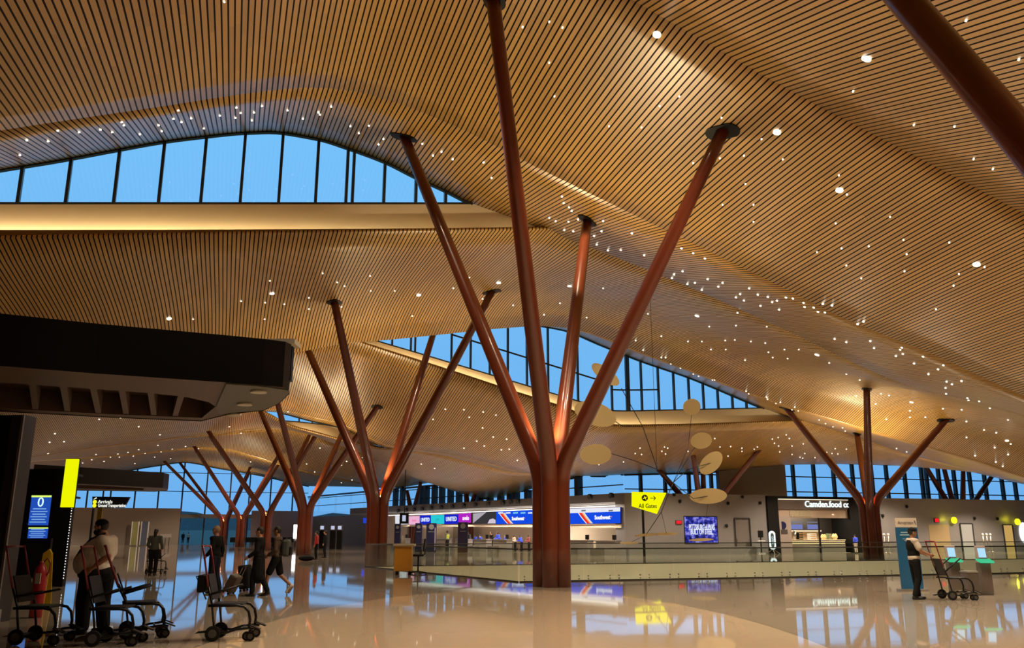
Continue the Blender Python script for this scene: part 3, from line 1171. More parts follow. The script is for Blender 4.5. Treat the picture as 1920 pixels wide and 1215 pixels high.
def person(label, loc, heading, h=1.75, pose=None, top='black', sleeves='long', legs='black', skin=None, hair=None, fine=False,
           belly=0.0, girth=1.0, legw=1.0, hairstyle='short', shoes=None, shorts=False, toeL=None, toeR=None, curl=0.5, coat=0.0, group=None, tiny=False, beard=False, cap=None, vest=None):
    skin = skin or SKIN
    hair = hair or HAIR
    shoes = shoes or SHOE
    root = thing('person', label, 'person', loc, heading, group)
    k = h / 1.75
    J = {n: Vector(v) for n, v in STAND.items()}
    for n, v in (pose or {}).items():
        J[n] = Vector(v)
    J = {n: v * k for n, v in J.items()}
    g = girth
    hd = J['head']
    nd = (J['head'] - J['neck']).normalized()
    S = [('e', hd, (.098 * k, .077 * k, .108 * k)), ('e', hd + Vector((.035, 0, -.065)) * k, (.058 * k, .053 * k, .058 * k)),
         ('c', J['neck'] - nd * .02, hd - Vector((.01, 0, .06)) * k, .06 * k * min(g, 1.25), .055 * k * min(g, 1.2))]
    if not tiny:
        S += [('c', hd + Vector((.092, 0, .022)) * k, hd + Vector((.110, 0, -.018)) * k, .010 * k, .015 * k),
              ('e', hd + Vector((.082, 0, -.058)) * k, (.016 * k, .025 * k, .010 * k)),
              ('e', hd + Vector((.075, 0, .035)) * k, (.022 * k, .05 * k, .014 * k)),
              ('e', hd + Vector((-.005, .079, -.005)) * k, (.022 * k, .012 * k, .034 * k)),
              ('e', hd + Vector((-.005, -.079, -.005)) * k, (.022 * k, .012 * k, .034 * k))]
    tor = [('e', J['pelvis'], (.115 * k * g, .158 * k * g, .125 * k)), ('e', J['waist'], (.105 * k * g, .142 * k * g, .16 * k)),
           ('e', J['chest'], (.122 * k * g, .168 * k * g, .18 * k)), ('c', J['shL'], J['shR'], .068 * k, .068 * k),
           ('c', J['chest'], J['pelvis'], .10 * k * g, .11 * k * g)]
    if belly:
        tor += [('e', J['waist'] + Vector((belly * .50, 0, -.01 * k)), (.13 * k * g + belly * .5, .165 * k * g + .05, .24 * k)), ('e', (J['waist'] + J['chest']) / 2 + Vector((belly * .25, 0, .04)), (.13 * k * g + belly * .35, .17 * k * g + .04, .26 * k))]
    S += tor
    for s, sg in (('L', 1), ('R', -1)):
        sh, el, wr = J['sh' + s], J['el' + s], J['wr' + s]
        S += [('c', sh, el, .052 * k * min(g, 1.4), .043 * k * min(g, 1.4)), ('c', el, wr, .043 * k * min(g, 1.4), .029 * k)]
        dr = (wr - el).normalized()
        if tiny:
            S.append(('c', wr, wr + dr * .14 * k, .033 * k, .02 * k))
        else:
            S += hand_shapes(wr, dr, sg, curl)
        hp, kn, an = J['hip' + s], J['kn' + s], J['an' + s]
        S += [('c', hp, kn, .088 * k * g, .058 * k * min(g, 1.3)), ('c', kn, an, .058 * k * min(g, 1.3), .038 * k)]
        toe = (toeL if s == 'L' else toeR)
        td = Vector(toe).normalized() if toe else Vector((1, 0, -.08)).normalized()
        S.append(('c', an - td * .03 - ZU * .03 * k, an + td * .13 * k - ZU * .045 * k, .035 * k, .03 * k))
    vx = .0062 if fine else (.03 if tiny else .011)
    blob('body', S, vx, skin, root, smooth=2 if fine else 1)
    e = .018 * k
    T = [(a[0], a[1], tuple(r + e for r in a[2])) if a[0] == 'e' else (a[0], a[1], a[2], a[3] + e, a[4] + e) for a in tor[1:]]
    T.append(('e', J['pelvis'] + ZU * .06 * k, tuple(r + e * 1.5 for r in (.115 * k * g, .158 * k * g, .11 * k))))
    if coat:
        T.append(('c', J['pelvis'], J['pelvis'] - ZU * coat, .15 * k * g, .19 * k * g))
    cuts = [(J['neck'] + nd * .015, nd)]
    if not coat:
        cuts.append((J['pelvis'] - ZU * .02, -ZU))
    for s in 'LR':
        sh, el, wr = J['sh' + s], J['el' + s], J['wr' + s]
        if sleeves == 'none':
            continue
        gg = min(g, 1.4)
        if sleeves == 'long':
            T += [('c', sh, el, .052 * k * gg + e, .046 * k * gg + e), ('c', el, el + (wr - el) * .93, .046 * k * gg + e, .034 * k + e)]
        else:
            m = sh + (el - sh) * .72
            T += [('c', sh, m, .056 * k * gg + e, .056 * k * gg + e * 1.3)]
    vc = .009 if fine else (.03 if tiny else .014)
    blob('coat' if coat else 'shirt', T, vc, CL[top], root, smooth=14 if fine else 4, cut=cuts)
    if vest:
        V = [(a[0], a[1], tuple(r + e * 1.9 for r in a[2])) if a[0] == 'e' else (a[0], a[1], a[2], a[3] + e * 1.7, a[4] + e * 1.7) for a in tor[1:3]]
        blob('vest', V, vc, CL[vest], root, smooth=2, cut=[(J['waist'] - ZU * .08, -ZU), (J['chest'] + ZU * .14, ZU)])
    L = [('e', J['pelvis'], tuple(r + e for r in (.115 * k * g, .158 * k * g, .11 * k)))]
    if belly:
        L.append(('e', J['pelvis'] + Vector((belly * .25, 0, -.02)), (.16 * k * g + belly * .35, .17 * k * g + .03, .16 * k)))
    for s in 'LR':
        hp, kn, an = J['hip' + s], J['kn' + s], J['an' + s]
        gl = min(g, 1.75) * legw
        if shorts:
            L.append(('c', hp, hp + (kn - hp) * .85, .092 * k * gl + e, .075 * k * gl + e))
        else:
            L += [('c', hp, kn, .09 * k * gl + e, .062 * k * gl + e), ('c', kn, an + ZU * .03, .062 * k * gl + e, .05 * k * gl + e)]
    blob('shorts' if shorts else 'trousers', L, vc, CL[legs], root, smooth=3, cut=[(J['pelvis'] + ZU * .085 * k, ZU)])
    for s in 'LR':
        an = J['an' + s]
        toe = (toeL if s == 'L' else toeR)
        td = Vector(toe).normalized() if toe else Vector((1, 0, 0))
        up = ZU if abs(td.z) < .7 else Vector((-1, 0, .3)).normalized()
        sole = an - up * .055 * k
        blob('shoe', [('c', sole - td * .045 * k, sole + td * .15 * k, .043 * k, .036 * k), ('c', sole - td * .03 * k + up * .04 * k, sole + td * .03 * k + up * .02 * k, .045 * k, .043 * k)],
             .012 if not tiny else .03, shoes, root, smooth=1)
    if hairstyle != 'bald':
        H = [('e', hd + Vector((-.016, 0, .022)) * k, (.104 * k, .086 * k, .110 * k))]
        if hairstyle == 'long':
            H += [('c', hd + Vector((-.07, .0, -.02)) * k, hd + Vector((-.09, 0, -.20)) * k, .075 * k, .05 * k)]
        if hairstyle == 'bun':
            H += [('e', hd + Vector((-.10, 0, .07)) * k, (.05 * k,) * 3)]
        pl = Vector((1, 0, -.75)).normalized()
        blob('hair', H, .010 if not tiny else .025, hair, root, smooth=2, cut=[(hd + Vector((.045, 0, .02)) * k, pl)] if hairstyle != 'long' else [(hd + Vector((.05, 0, .02)) * k, Vector((1, 0, -.35)).normalized())])
    if cap:
        blob('cap', [('e', hd + Vector((-.006, 0, .045)) * k, (.110 * k, .092 * k, .085 * k))] + ([('c', hd + Vector((.09, -.03, .045)) * k, hd + Vector((.15, 0, .035)) * k, .022 * k, .018 * k), ('c', hd + Vector((.09, .03, .045)) * k, hd + Vector((.15, 0, .035)) * k, .022 * k, .018 * k)] if cap == 'peak' else []),
             .010 if not tiny else .02, CL['black'], root, smooth=1, cut=[(hd + Vector((0, 0, .018)) * k, Vector((.25, 0, -1)).normalized())])
    if beard:
        blob('beard', [('e', hd + Vector((.05, 0, -.085)) * k, (.062 * k, .060 * k, .055 * k)), ('e', hd + Vector((.0, .055, -.05)) * k, (.035 * k, .025 * k, .05 * k)), ('e', hd + Vector((.0, -.055, -.05)) * k, (.035 * k, .025 * k, .05 * k))],
             .008, HAIR, root, smooth=2)
    if not tiny:
        for sg in (1, -1):
            MB().sphere(hd + Vector((.088, sg * .032, .012)) * k, .011 * k, 8, 6).build('eye', M_EYE, root)
    return root, J


# ------------------------------------------------------------------ transport chairs
M_tube = mat('black steel tube', (0.006, 0.0055, 0.006), 0.35, 0.0, .4)
M_red = mat('red handle tube', (0.20, 0.008, 0.014), 0.35)
M_fab = mat('black vinyl', (0.007, 0.007, 0.008), 0.5, spec=.3)
M_tyre = mat('tyre', (0.008, 0.008, 0.008), 0.7, spec=.3)
M_hub = mat('grey hub', (0.08, 0.075, 0.07), 0.5)


def wheel(name, c, r, w, parent):
    c = Vector(c)
    o = MB().cyl(c - Vector((0, w / 2, 0)), c + Vector((0, w / 2, 0)), r, 20).build(name, M_tyre, parent, bevel=.008)
    MB().cyl(c - Vector((0, w / 2 + .006, 0)), c + Vector((0, w / 2 + .006, 0)), r * .55, 16).build('hub', M_hub, o)
    return o


def transport_chair(label, loc, heading, basket=False, group=None, arm=0.0, lean=0.0):
    r = thing('transport_chair', label, 'wheelchair', loc, heading, group)
    W = .27
    for y in (W, -W):
        MB().tube([(.02, y, .15), (-.05, y, .55), (-.12 - lean * .4, y, .80)], .017).build('back_post', M_tube, r)
        MB().tube([(-.12 - lean * .4, y, .78), (-.22 - lean, y, 1.26), (-.26 - lean * 1.1, y, 1.42)], .015).build('push_handle', M_red, r)
        MB().tube([(-.10, y, .52), (.34, y, .52), (.44, y, .50), (.51, y, .43), (.54, y, .30), (.53, y, .20)], .021).build('seat_rail', M_tube, r)
        MB().tube([(.02, y, .13), (.18, y, .12), (.34, y, .17), (.53, y, .19), (.60, y, .17)], .019).build('base_rail', M_tube, r)
        MB().tube([(-.10, y * 1.05, .68), (.10, y * 1.05, .74 + arm), (.30, y * 1.05, .80 + arm * 2)], .019).build('armrest', M_fab, r)
        wheel('rear_wheel', (.0, y * 1.08, .115), .115, .035, r)
        wheel('caster', (.50, y * .98 + .02, .07), .07, .022, r)
        wheel('caster', (.56, y * .98 - .02, .07), .07, .022, r)
        MB().bar((.52, y, .24), (.70, y, .17), .12, .016).build('footplate', M_tube, r)
    MB().tube([(-.26 - lean * 1.1, W, 1.40), (-.27 - lean * 1.1, 0, 1.41), (-.26 - lean * 1.1, -W, 1.40)], .014).build('push_bar', M_red, r)
    MB().box((.17, 0, .53), (.46, .48, .035)).build('seat', M_fab, r, bevel=.012)
    MB().bar((-.055, 0, .60), (-.15 - lean * .4, 0, .98), .49, .02, up=Vector((0, 1, 0)).cross(Vector((.2, 0, 1)))).build('backrest', M_fab, r)
    MB().tube([(.02, -W, .13), (.02, W, .13)], .014).build('axle', M_tube, r)
    MB().tube([(-.02, .1, .13), (-.30, .1, .10), (-.30, -.1, .10), (-.02, -.1, .13)], .014).build('tip_bar', M_tube, r)
    MB().tube([(.40, -W, .18), (.40, W, .18)], .014).build('cross_bar', M_tube, r)
    if basket:
        MB().box((-.25, 0, .84), (.12, .42, .26)).build('storage_box', M_fab, r, bevel=.02)
        MB().tube([(-.20, .2, .95), (-.42, .2, .93), (-.24, .2, .58)], .012).build('rear_bracket', M_tube, r)
    return r


def suitcase(label, loc, heading, tilt=0.0, size=(.24, .42, .62), col='black', handle=.45):
    r = thing('rolling_suitcase', label, 'suitcase', loc, heading)
    r.rotation_euler = (0, tilt, heading)
    M = CL[col] if col in CL else col
    MB().box((0, 0, .06 + size[2] / 2), size).build('shell', M, r, bevel=.045)
    for y in (-.1, .1):
        MB().tube([(-size[0] / 2 + .03, y, size[2]), (-size[0] / 2 + .03, y, size[2] + handle)], .009).build('handle_tube', M_steel, r)
    MB().tube([(-size[0] / 2 + .03, -.12, size[2] + handle), (-size[0] / 2 + .03, .12, size[2] + handle)], .016).build('grip', M_black, r)
    for x in (-1, 1):
        for y in (-1, 1):
            MB().cyl((x * (size[0] / 2 - .04), y * (size[1] / 2 - .05) - .015, .032), (x * (size[0] / 2 - .04), y * (size[1] / 2 - .05) + .015, .032), .032, 12).build('wheel', M_tyre, r)
    MB().box((size[0] / 2 + .002, 0, .06 + size[2] * .5), (.012, size[1] * .7, size[2] * .5)).build('front_pocket', M, r, bevel=.006)
    return r


# ---- the man in the white shirt and the chairs by the left edge
g = ground(170, 1188)
man, J = person('bearded person in white short-sleeved shirt and dark cap gripping a red chair handle', g, PI + .06, 1.80,
                pose={'head': (.02, 0, 1.66), 'neck': (-.06, 0, 1.50), 'chest': (-.04, 0, 1.30), 'waist': (.02, 0, 1.10), 'pelvis': (-.02, 0, .95),
                      'shL': (-.10, .24, 1.44), 'elL': (-.26, .33, 1.20), 'wrL': (-.06, .37, 1.02),
                      'shR': (-.08, -.24, 1.44), 'elR': (-.05, -.34, 1.18), 'wrR': (.20, -.30, 1.10),
                      'hipL': (.04, .14, .93), 'knL': (.10, .16, .50), 'anL': (.08, .16, .09),
                      'hipR': (-.06, -.14, .93), 'knR': (-.07, -.16, .50), 'anR': (-.12, -.16, .09)},
                top='white', sleeves='short', legs='black', fine=True, belly=.17, girth=1.4, legw=1.2, cap='knit', beard=True, curl=1.3)
k_ = 1.80 / 1.75
MB().tube([(-.10 * k_, .10, 1.56 * k_), (.10, .17, 1.47 * k_), (.24, .18, 1.30 * k_), (.34, .14, 1.14 * k_)], .016, 6).build('shoulder_strap', CL['black'], man)
MB().box((.02, .30, .98 * k_), (.05, .05, .10)).build('belt_pouch', M_black, man, bevel=.01)

gc = ground(176, 1211)
transport_chair('nearer of two black transport chairs before the person in the white shirt', (gc.x, gc.y + .15, 0), .12, lean=.05)
gc = ground(216, 1197)
transport_chair('farther of two black transport chairs before the person in the white shirt', (gc.x + .12, gc.y + .1, 0), .42, lean=.16)
gc = ground(40, 1206)
transport_chair('black transport chair against the dark pillar at the edge', (gc.x + .05, gc.y, 0), .05, lean=.06, arm=-.02)
gc = ground(405, 1199)
transport_chair('empty black transport chair standing alone with a rear storage box', (gc.x, gc.y, 0), .12, basket=True)

# ---- travellers behind
g = ground(398, 1112)
person('person in dark jacket with sandy hair standing behind the empty transport chair', (g.x, g.y, 0), PI * .93, 1.80, top='black', legs='navy', hair=HAIRG,
       pose={'elL': (-.05, .24, 1.15), 'wrL': (.12, .22, .98), 'elR': (-.06, -.24, 1.14), 'wrR': (-.02, -.26, .88), 'anR': (-.14, -.10, .09), 'knR': (-.02, -.10, .50)})
g = ground(427, 1113)
suitcase('small brown-grey suitcase tilted behind the sandy-haired person', (g.x, g.y, 0), PI * .95, -.45, size=(.24, .40, .48), col=mat('taupe shell', (.11, .085, .065), .6), handle=.34)
WALK = {'hipL': (0, .09, .93), 'knL': (.17, .09, .53), 'anL': (.24, .09, .09), 'hipR': (0, -.09, .93), 'knR': (-.10, -.09, .51), 'anR': (-.42, -.09, .22)}
g = ground(481, 1118)
person('person in long black coat walking ahead of the one with a backpack', (g.x, g.y, 0), PI, 1.76, top='black', legs='black', coat=.45,
       pose={'hipL': (0, .09, .93), 'knL': (.10, .09, .51), 'anL': (.10, .09, .09), 'knR': (-.06, -.09, .50), 'anR': (-.24, -.09, .12), 'elL': (0, .25, 1.14), 'wrL': (.2, .24, 1.0), 'elR': (0, -.25, 1.14), 'wrR': (.16, -.22, .98)}, toeR=(1, 0, -.3))
g = ground(461, 1108)
suitcase('upright black suitcase wheeled by the person in the long coat', (g.x, g.y, 0), PI, .12, size=(.28, .46, .66), handle=.3)
g = ground(500, 1119)
bp, J = person('person in shorts with a backpack in mid-stride', (g.x + .05, g.y + .55, 0), PI, 1.78, top='brown', legs='black', shorts=True, skin=SKIN2, shoes=SHOEW,
               pose=dict(WALK, elL=(-.02, .24, 1.14), wrL=(.16, .2, 1.02), elR=(.02, -.24, 1.15), wrR=(.2, -.2, 1.08)), toeR=(.55, 0, -.85))
g2 = (g.x + .05, g.y + .55)
bk = thing('backpack', 'dark grey backpack worn by the person in shorts', 'backpack', (g2[0] + .25, g2[1], 1.06))
MB().box((0, 0, .16), (.20, .30, .44)).build('pack', CL['grey'], bk, bevel=.06)
MB().box((.11, 0, .08), (.06, .22, .22)).build('pocket', CL['black'], bk, bevel=.025)
for y in (-.1, .1):
    MB().tube([(-.10, y, .34), (-.22, y, .40), (-.36, y, .34), (-.38, y, .12), (-.10, y * 1.3, -.02)], .014, 6).build('strap', CL['black'], bk)

g = ground(285, 1079)
person('person seen from behind in grey vest pushing a wheelchair towards the far wall', (g.x, g.y, 0), PI / 2 + .03, 1.78, top='grey', legs='black', hairstyle='long',
       pose={'elL': (.0, .27, 1.14), 'wrL': (.22, .22, 1.0), 'elR': (.0, -.27, 1.14), 'wrR': (.22, -.22, 1.0)})
transport_chair('dark transport chair pushed by the person in the grey vest', (g.x - .25, g.y + .75, 0), PI / 2 + .03)

g = ground(592, 1049)
person('person in red jacket beside the third branching column', (g.x, g.y, 0), PI, 1.72, top='red', legs='black', tiny=False)
g = ground(606, 1046)
person('person in black standing behind the person in the red jacket', (g.x, g.y + .4, 0), PI, 1.78, top='black', legs='black', hairstyle='bun')
g = ground(574, 1052)
bg_ = tag(MB().sphere((0, 0, .17), (.48, .26, .17), 18, 10).build('duffel_bag', CL['black']), 'black duffel bag on the floor by the third branching column', 'bag')
bg_.location = (g.x, g.y, 0)
MB().tube([(-.2, 0, .32), (-.1, 0, .42), (.1, 0, .42), (.2, 0, .32)], .015, 6).build('strap', CL['grey'], bg_)
for px, lab, tp in ((342, 'distant person in dark clothes by the far glass doors', 'black'), (352, 'distant person with tan sleeves by the far glass doors', 'tan')):
    g = ground(px, 1019)
    person(lab, (g.x, g.y, 0), PI / 2, 1.75, top=tp, legs='black', tiny=True)

# ---- right: the person with the cap and the blue banner
g = ground(1722, 1124)
person('person in dark vest and cap pushing a wheelchair beside the blue banner', (g.x, g.y, 0), -.05, 1.74, top='beige', sleeves='short', legs='black', vest='black', skin=SKIN2, cap='peak', hairstyle='short',
       pose={'elL': (.10, .25, 1.18), 'wrL': (.33, .20, 1.10), 'elR': (.08, -.25, 1.18), 'wrR': (.32, -.20, 1.09), 'anL': (.05, .1, .09), 'anR': (-.10, -.1, .09)}, curl=1.2)
transport_chair('black transport chair with upright arms pushed by the person in cap and vest', (g.x + .72, g.y - .02, 0), -.05, lean=.02, arm=.10)
# ------------------------------------------------------------------ glass railings round the opening
M_rail = mat('dark steel rail', (0.05, 0.048, 0.045), 0.35, 0.6)


def railing(label, a, b, pw=1.15, h=1.07, bolts=False):
    a, b = Vector(a), Vector(b)
    d = b - a
    L = d.length
    d.normalize()
    nrm = Vector((-d.y, d.x, 0))
    root = thing('glass_railing', label, 'railing', (a.x, a.y, 0), math.atan2(d.y, d.x))
    n = max(1, round(L / pw))
    w = L / n
    for i in range(n):
        x0, x1 = i * w + .012, (i + 1) * w - .012
        p = MB().box(((x0 + x1) / 2, 0, h / 2 - .15), (x1 - x0, .018, h + .3)).build('glass_panel', M_railglass, root)
        if not bolts or i > 23:
            continue
        for bx in (x0 + .16, x1 - .16):
            for bz in (.18, .08):
                MB().cyl((bx, -.03, bz), (bx, .02, bz), .024, 10).build('bolt', M_steel, p)
    MB().tube([(0, 0, h + .01), (L, 0, h + .01)], .024, 8).build('handrail', M_rail, root)
    MB().box((L / 2, 0, .02), (L, .06, .04)).build('base_channel', M_rail, root)
    return root


railing('front glass railing with round bolts along the floor opening behind the largest column', XY(VT0, VS0 - .05), XY(30, VS0 - .05), bolts=True)
railing('side glass railing receding behind the yellow desk', XY(VTB - .05, VS1), XY(VT0 - .05, VS0))
railing('back glass railing along the far side of the floor opening', XY(VTB, VS1 + .05), XY(52, VS1 + .05), 1.4)

# ------------------------------------------------------------------ dark canopy and portal on the left
M_can = mat('near black canopy metal', (0.004, 0.003, 0.0035), 0.4, spec=.25)
M_soff = mat('dark brown soffit', (0.105, 0.066, 0.045), 0.5)
M_soffg = mat('grey green soffit', (0.10, 0.10, 0.085), 0.5)
M_lampoff = mat('pale lamp lens', (0.55, 0.5, 0.4), 0.4)


def pxpoly(lst, z):
    return [ground(x, y, z) for x, y in lst]


def canopy(label, front, back, hole_f, hole_b, z, h, ribs, lamps, patchpoly=None):
    poly = pxpoly(front, z) + pxpoly(back, z)
    c = sum(poly, Vector()) / len(poly)
    c.z = 0
    root = thing('portal_canopy', label, 'canopy', c)
    P = [p - c for p in poly]
    bm = bmesh.new()
    lo = [bm.verts.new(p) for p in P]
    hi = [bm.verts.new(p + Vector((0, 0, h))) for p in P]
    n = len(P)
    for i in range(n):
        bm.faces.new((lo[i], lo[(i + 1) % n], hi[(i + 1) % n], hi[i]))
    bm.faces.new(hi)
    mb = MB(); mb.bm.free(); mb.bm = bm
    mb.build('fascia', M_can, root)
    hp = [p - c for p in pxpoly(hole_f, z) + pxpoly(hole_b, z)]
    # soffit ring round a recess
    nf = len(hole_f)
    sm = bmesh.new()
    vo = [sm.verts.new(p + Vector((0, 0, .015))) for p in P]
    vh = [sm.verts.new(p + Vector((0, 0, .015))) for p in hp]
    eo = [sm.edges.new((vo[i], vo[(i + 1) % n])) for i in range(n)]
    eh = [sm.edges.new((vh[i], vh[(i + 1) % len(vh)])) for i in range(len(vh))]
    bmesh.ops.triangle_fill(sm, edges=eo + eh, use_beauty=True)
    mb = MB(); mb.bm.free(); mb.bm = sm
    mb.build('soffit', M_soff, root)
    rc = bmesh.new()
    a = [rc.verts.new(p + Vector((0, 0, .015))) for p in hp]
    b = [rc.verts.new(p + Vector((0, 0, .42))) for p in hp]
    m = len(hp)
    for i in range(m):
        rc.faces.new((a[i], a[(i + 1) % m], b[(i + 1) % m], b[i]))
    rc.faces.new(b)
    mb = MB(); mb.bm.free(); mb.bm = rc
    mb.build('recess', mat('recess brown', (0.085, 0.046, 0.028), .5), root)
    for (x0, y0, x1, y1) in ribs:
        p0, p1 = ground(x0, y0, z) - c, ground(x1, y1, z) - c
        MB().bar(p0 + Vector((0, 0, .2)), p1 + Vector((0, 0, .2)), .10, .34).build('rib', M_soff, root)
    if patchpoly:
        MB().prism([p - c for p in pxpoly(patchpoly, z)], (0, 0, -.012), (0, 0, .01)).build('end_panel', M_soffg, root)
    for (x, y) in lamps:
        p = ground(x, y, z) - c
        MB().cyl(p + Vector((0, 0, -.05)), p + Vector((0, 0, -.012)), .13, 18).build('downlight', M_lampoff, root)
    return root, c


cn, cc = canopy('large black canopy with ribbed brown soffit over the dark doorway',
                [(-90, 678), (0, 686), (175, 700), (351, 712), (424, 717), (490, 722), (530, 726), (541, 730)],
                [(542, 739), (526, 755), (495, 770), (430, 777), (377, 790), (205, 783), (0, 772), (-90, 768)],
                [(-90, 713), (0, 719), (120, 727), (270, 738), (345, 745), (392, 756), (404, 764)],
                [(378, 785), (205, 778), (0, 767), (-90, 763)], 3.87, .745,
                [(-20, 716, -12, 767), (60, 722, 66, 770), (118, 726, 126, 774), (174, 730, 184, 777), (228, 734, 236, 779), (282, 738, 288, 781), (340, 744, 328, 783)],
                [(485, 731), (459, 755), (440, 775)],
                [(424, 719), (490, 723.5), (540, 731), (540, 738), (524, 754), (494, 768), (412, 775), (405, 762)])
p = ground(535, 735, 3.87) - cc
MB().box(p + Vector((.03, -.05, .46)), (.14, .14, .58)).build('end_camera', M_black, cn)
MB().box(ground(505, 728, 3.87) - cc + Vector((-.05, .25, .79)), (.8, .4, .08)).build('top_ledge', mat('pale dust cover', (.4, .36, .28), .7), cn)
cn2, _ = canopy('farther black canopy beyond the yellow blade sign',
                [(60, 903), (150, 907), (250, 912), (305, 915), (315, 917)], [(314, 920), (290, 922), (150, 920), (60, 914)],
                [(100, 908), (200, 912), (270, 916)], [(268, 919.5), (200, 918), (100, 914)], 4.4, .95, [], [])
# black pillar at the left edge
pb = ground(22, 1168)
pl = thing('portal_pillar', 'black pillar with grey metal corner under the large black canopy', 'pillar', (pb.x - .28, pb.y, 0))
pl['kind'] = 'thing'
MB().box((-1.6, .25, 1.92), (2.7, .4, 3.84)).build('panel', M_black, pl)
MB().box((-.13, .22, 1.92), (.25, .42, 3.84)).build('corner_post', mat('grey corner metal', (.045, .04, .04), .4, .2), pl)
MB().box((-.02, -.01, 1.92), (.045, .04, 3.84)).build('edge_trim', mat('pale edge trim', (.30, .26, .25), .4, .5), pl)
MB().box((-.10, -.05, .12), (.34, .08, .24)).build('base_plate', M_steel, pl)

# farther portal wall with displays
pw = ground(117, 1100)
dw = thing('portal_wall', 'tall black portal slab with a strip of small white lights down its edge', 'portal', (pw.x, pw.y, 0))
dw['kind'] = 'thing'
MB().box((-.33, .12, 1.78), (.62, .2, 3.56)).build('slab', M_black, dw)
M_led = emat('white led dots', (1, .95, .9), 1.6, False)
for k in range(26):
    MB().box((.0, .0, .25 + k * .085), (.016, .02, .03)).build('led', M_led, dw)
pw2 = at_y(75, 1000, 33.0)
dk = tag(MB().box((0, 0, 2.0), (5.2, .5, 4.0)).build('portal_wall', M_blackgloss), 'wide black back wall of the portal carrying the blue flight displays', 'portal')
dk['kind'] = 'thing'
dk.location = (pw2.x - 2.0, 33.4, 0)
bd = ground(120, 1098)
sb = tag(MB().box((0, 0, .95), (.75, .12, 1.0)).build('standing_board', M_black), 'free black board standing low in front of the portal slab', 'board')
MB().bar((-.3, -.25, .02), (-.3, .25, .02), .06, .04).build('foot', M_black, sb)
MB().bar((.3, -.25, .02), (.3, .25, .02), .06, .04).build('foot', M_black, sb)
MB().box((0, 0, .25), (.08, .08, .45)).build('post', M_black, sb)
sb.location = (bd.x - .25, bd.y - 1.3, 0)


def display(label, x0, y0, x1, y1, Y, rows, digit=None):
    a, b = at_y(x0, y0, Y), at_y(x1, y1, Y)
    c = (a + b) / 2
    w, h = abs(b.x - a.x), abs(a.z - b.z)
    r = thing('flight_display', label, 'screen', c)
    MB().box((0, .04, 0), (w + .06, .06, h + .06)).build('housing', M_black, r)
    MB().box((0, 0, 0), (w, .02, h)).build('screen', emat('display blue', (.02, .10, .60), .75), r)
    MB().box((0, -.015, h * .47), (w, .01, h * .06)).build('header_bar', emat('lime bar', (.62, .9, .12), 1.3), r)
    if digit:
        text_mesh('gate_number', digit, .5, emat('display white', (.55, .85, 1), 1.3), r, (0, -.02, h * .26), (1, 0, 0), (0, 0, 1))
    top = h * (.05 if digit else .40)
    for k in range(rows):
        z = top - k * (top + h * .48) / rows
        MB().box((-w * .02, -.014, z), (w * (.82 if k % 2 else .66), .008, h * .035)).build('text_row', emat('row light blue', (.25, .5, .95), .8), r)
    return r


display('blue flight display with a large digit, upper of the two on the portal', 60, 929, 90, 985, 33.0, 6, '0')
display('blue flight display with rows of text, lower of the two on the portal', 54, 989, 86, 1026, 33.0, 9)
# yellow blade sign
Yb = 26.5
a, b = at_y(126, 861, Yb), at_y(144, 951, Yb)
ys = thing('blade_sign', 'tall glowing yellow blade sign hanging off the portal slab', 'sign', ((a.x + b.x) / 2 - .06, Yb, (a.z + b.z) / 2))
MB().box((0, 0, 0), (.36, .12, a.z - b.z)).build('light_box', emat('yellow light box', (.86, .92, .0), 1.0), ys)
MB().box((0, .07, 0), (.40, .04, a.z - b.z + .05)).build('back_frame', M_black, ys)
MB().bar((0, .08, .3), (-.30, 1.3, .3), .06, .06).build('bracket', M_black, ys)
MB().bar((0, .08, -.4), (-.30, 1.3, -.4), .06, .06).build('bracket', M_black, ys)
# black hanging wayfinding sign
Ya = 45.0
P = [at_y(x, y, Ya) for x, y in ((173, 931), (243, 932), (232, 952), (173, 952))]
c = sum(P, Vector()) / 4
ws = thing('wayfinding_sign', 'black slanted sign listing arrivals and ground transportation', 'sign', c)
MB().prism([q - c for q in P], (0, 0, 0), (0, .14, 0)).build('board', M_blackgloss, ws)
M_sw = emat('sign white', (1, 1, .9), 1.1, False)
M_sy = emat('sign yellow', (.95, .9, .02), 1.0, False)
zz = [at_y(190, y, Ya).z - c.z for y in (935.5, 941, 948)]
xl = at_y(178, 941, Ya).x - c.x
text_mesh('lettering', 'Arrivals', .24, M_sw, ws, (at_y(184, 941, Ya).x - c.x, -.02, zz[1]), (1, 0, 0), (0, 0, 1), align='LEFT')
text_mesh('lettering', 'Ground Transportation', .24, M_sw, ws, (at_y(184, 948, Ya).x - c.x, -.02, zz[2]), (1, 0, 0), (0, 0, 1), align='LEFT', width=1.42)
for z in zz[1:]:
    MB().cyl((xl, -.03, z), (xl, 0, z), .10, 16).build('round_symbol', M_sy, ws)
MB().prism([(xl - .08, 0, zz[0] - .03), (xl + .08, 0, zz[0] + .03), (xl + .05, 0, zz[0] + .08), (xl - .03, 0, zz[0] + .02)], (0, -.03, 0), (0, 0, 0)).build('arrow_symbol', M_sw, ws)
MB().box((P[3].x - c.x + .04, .07, -(c.z) / 2 - .15), (.08, .10, c.z - .32)).build('post', M_black, ws)
yp = at_y(187, 965, 60)
q = tag(MB().box((0, 0, yp.z / 2 + .35), (.32, .1, yp.z + .7)).build('sign_post', mat('mustard panel', (.55, .42, .02), .5)), 'tall narrow mustard post behind the black arrivals sign', 'post')
q.location = (yp.x, 60, 0)
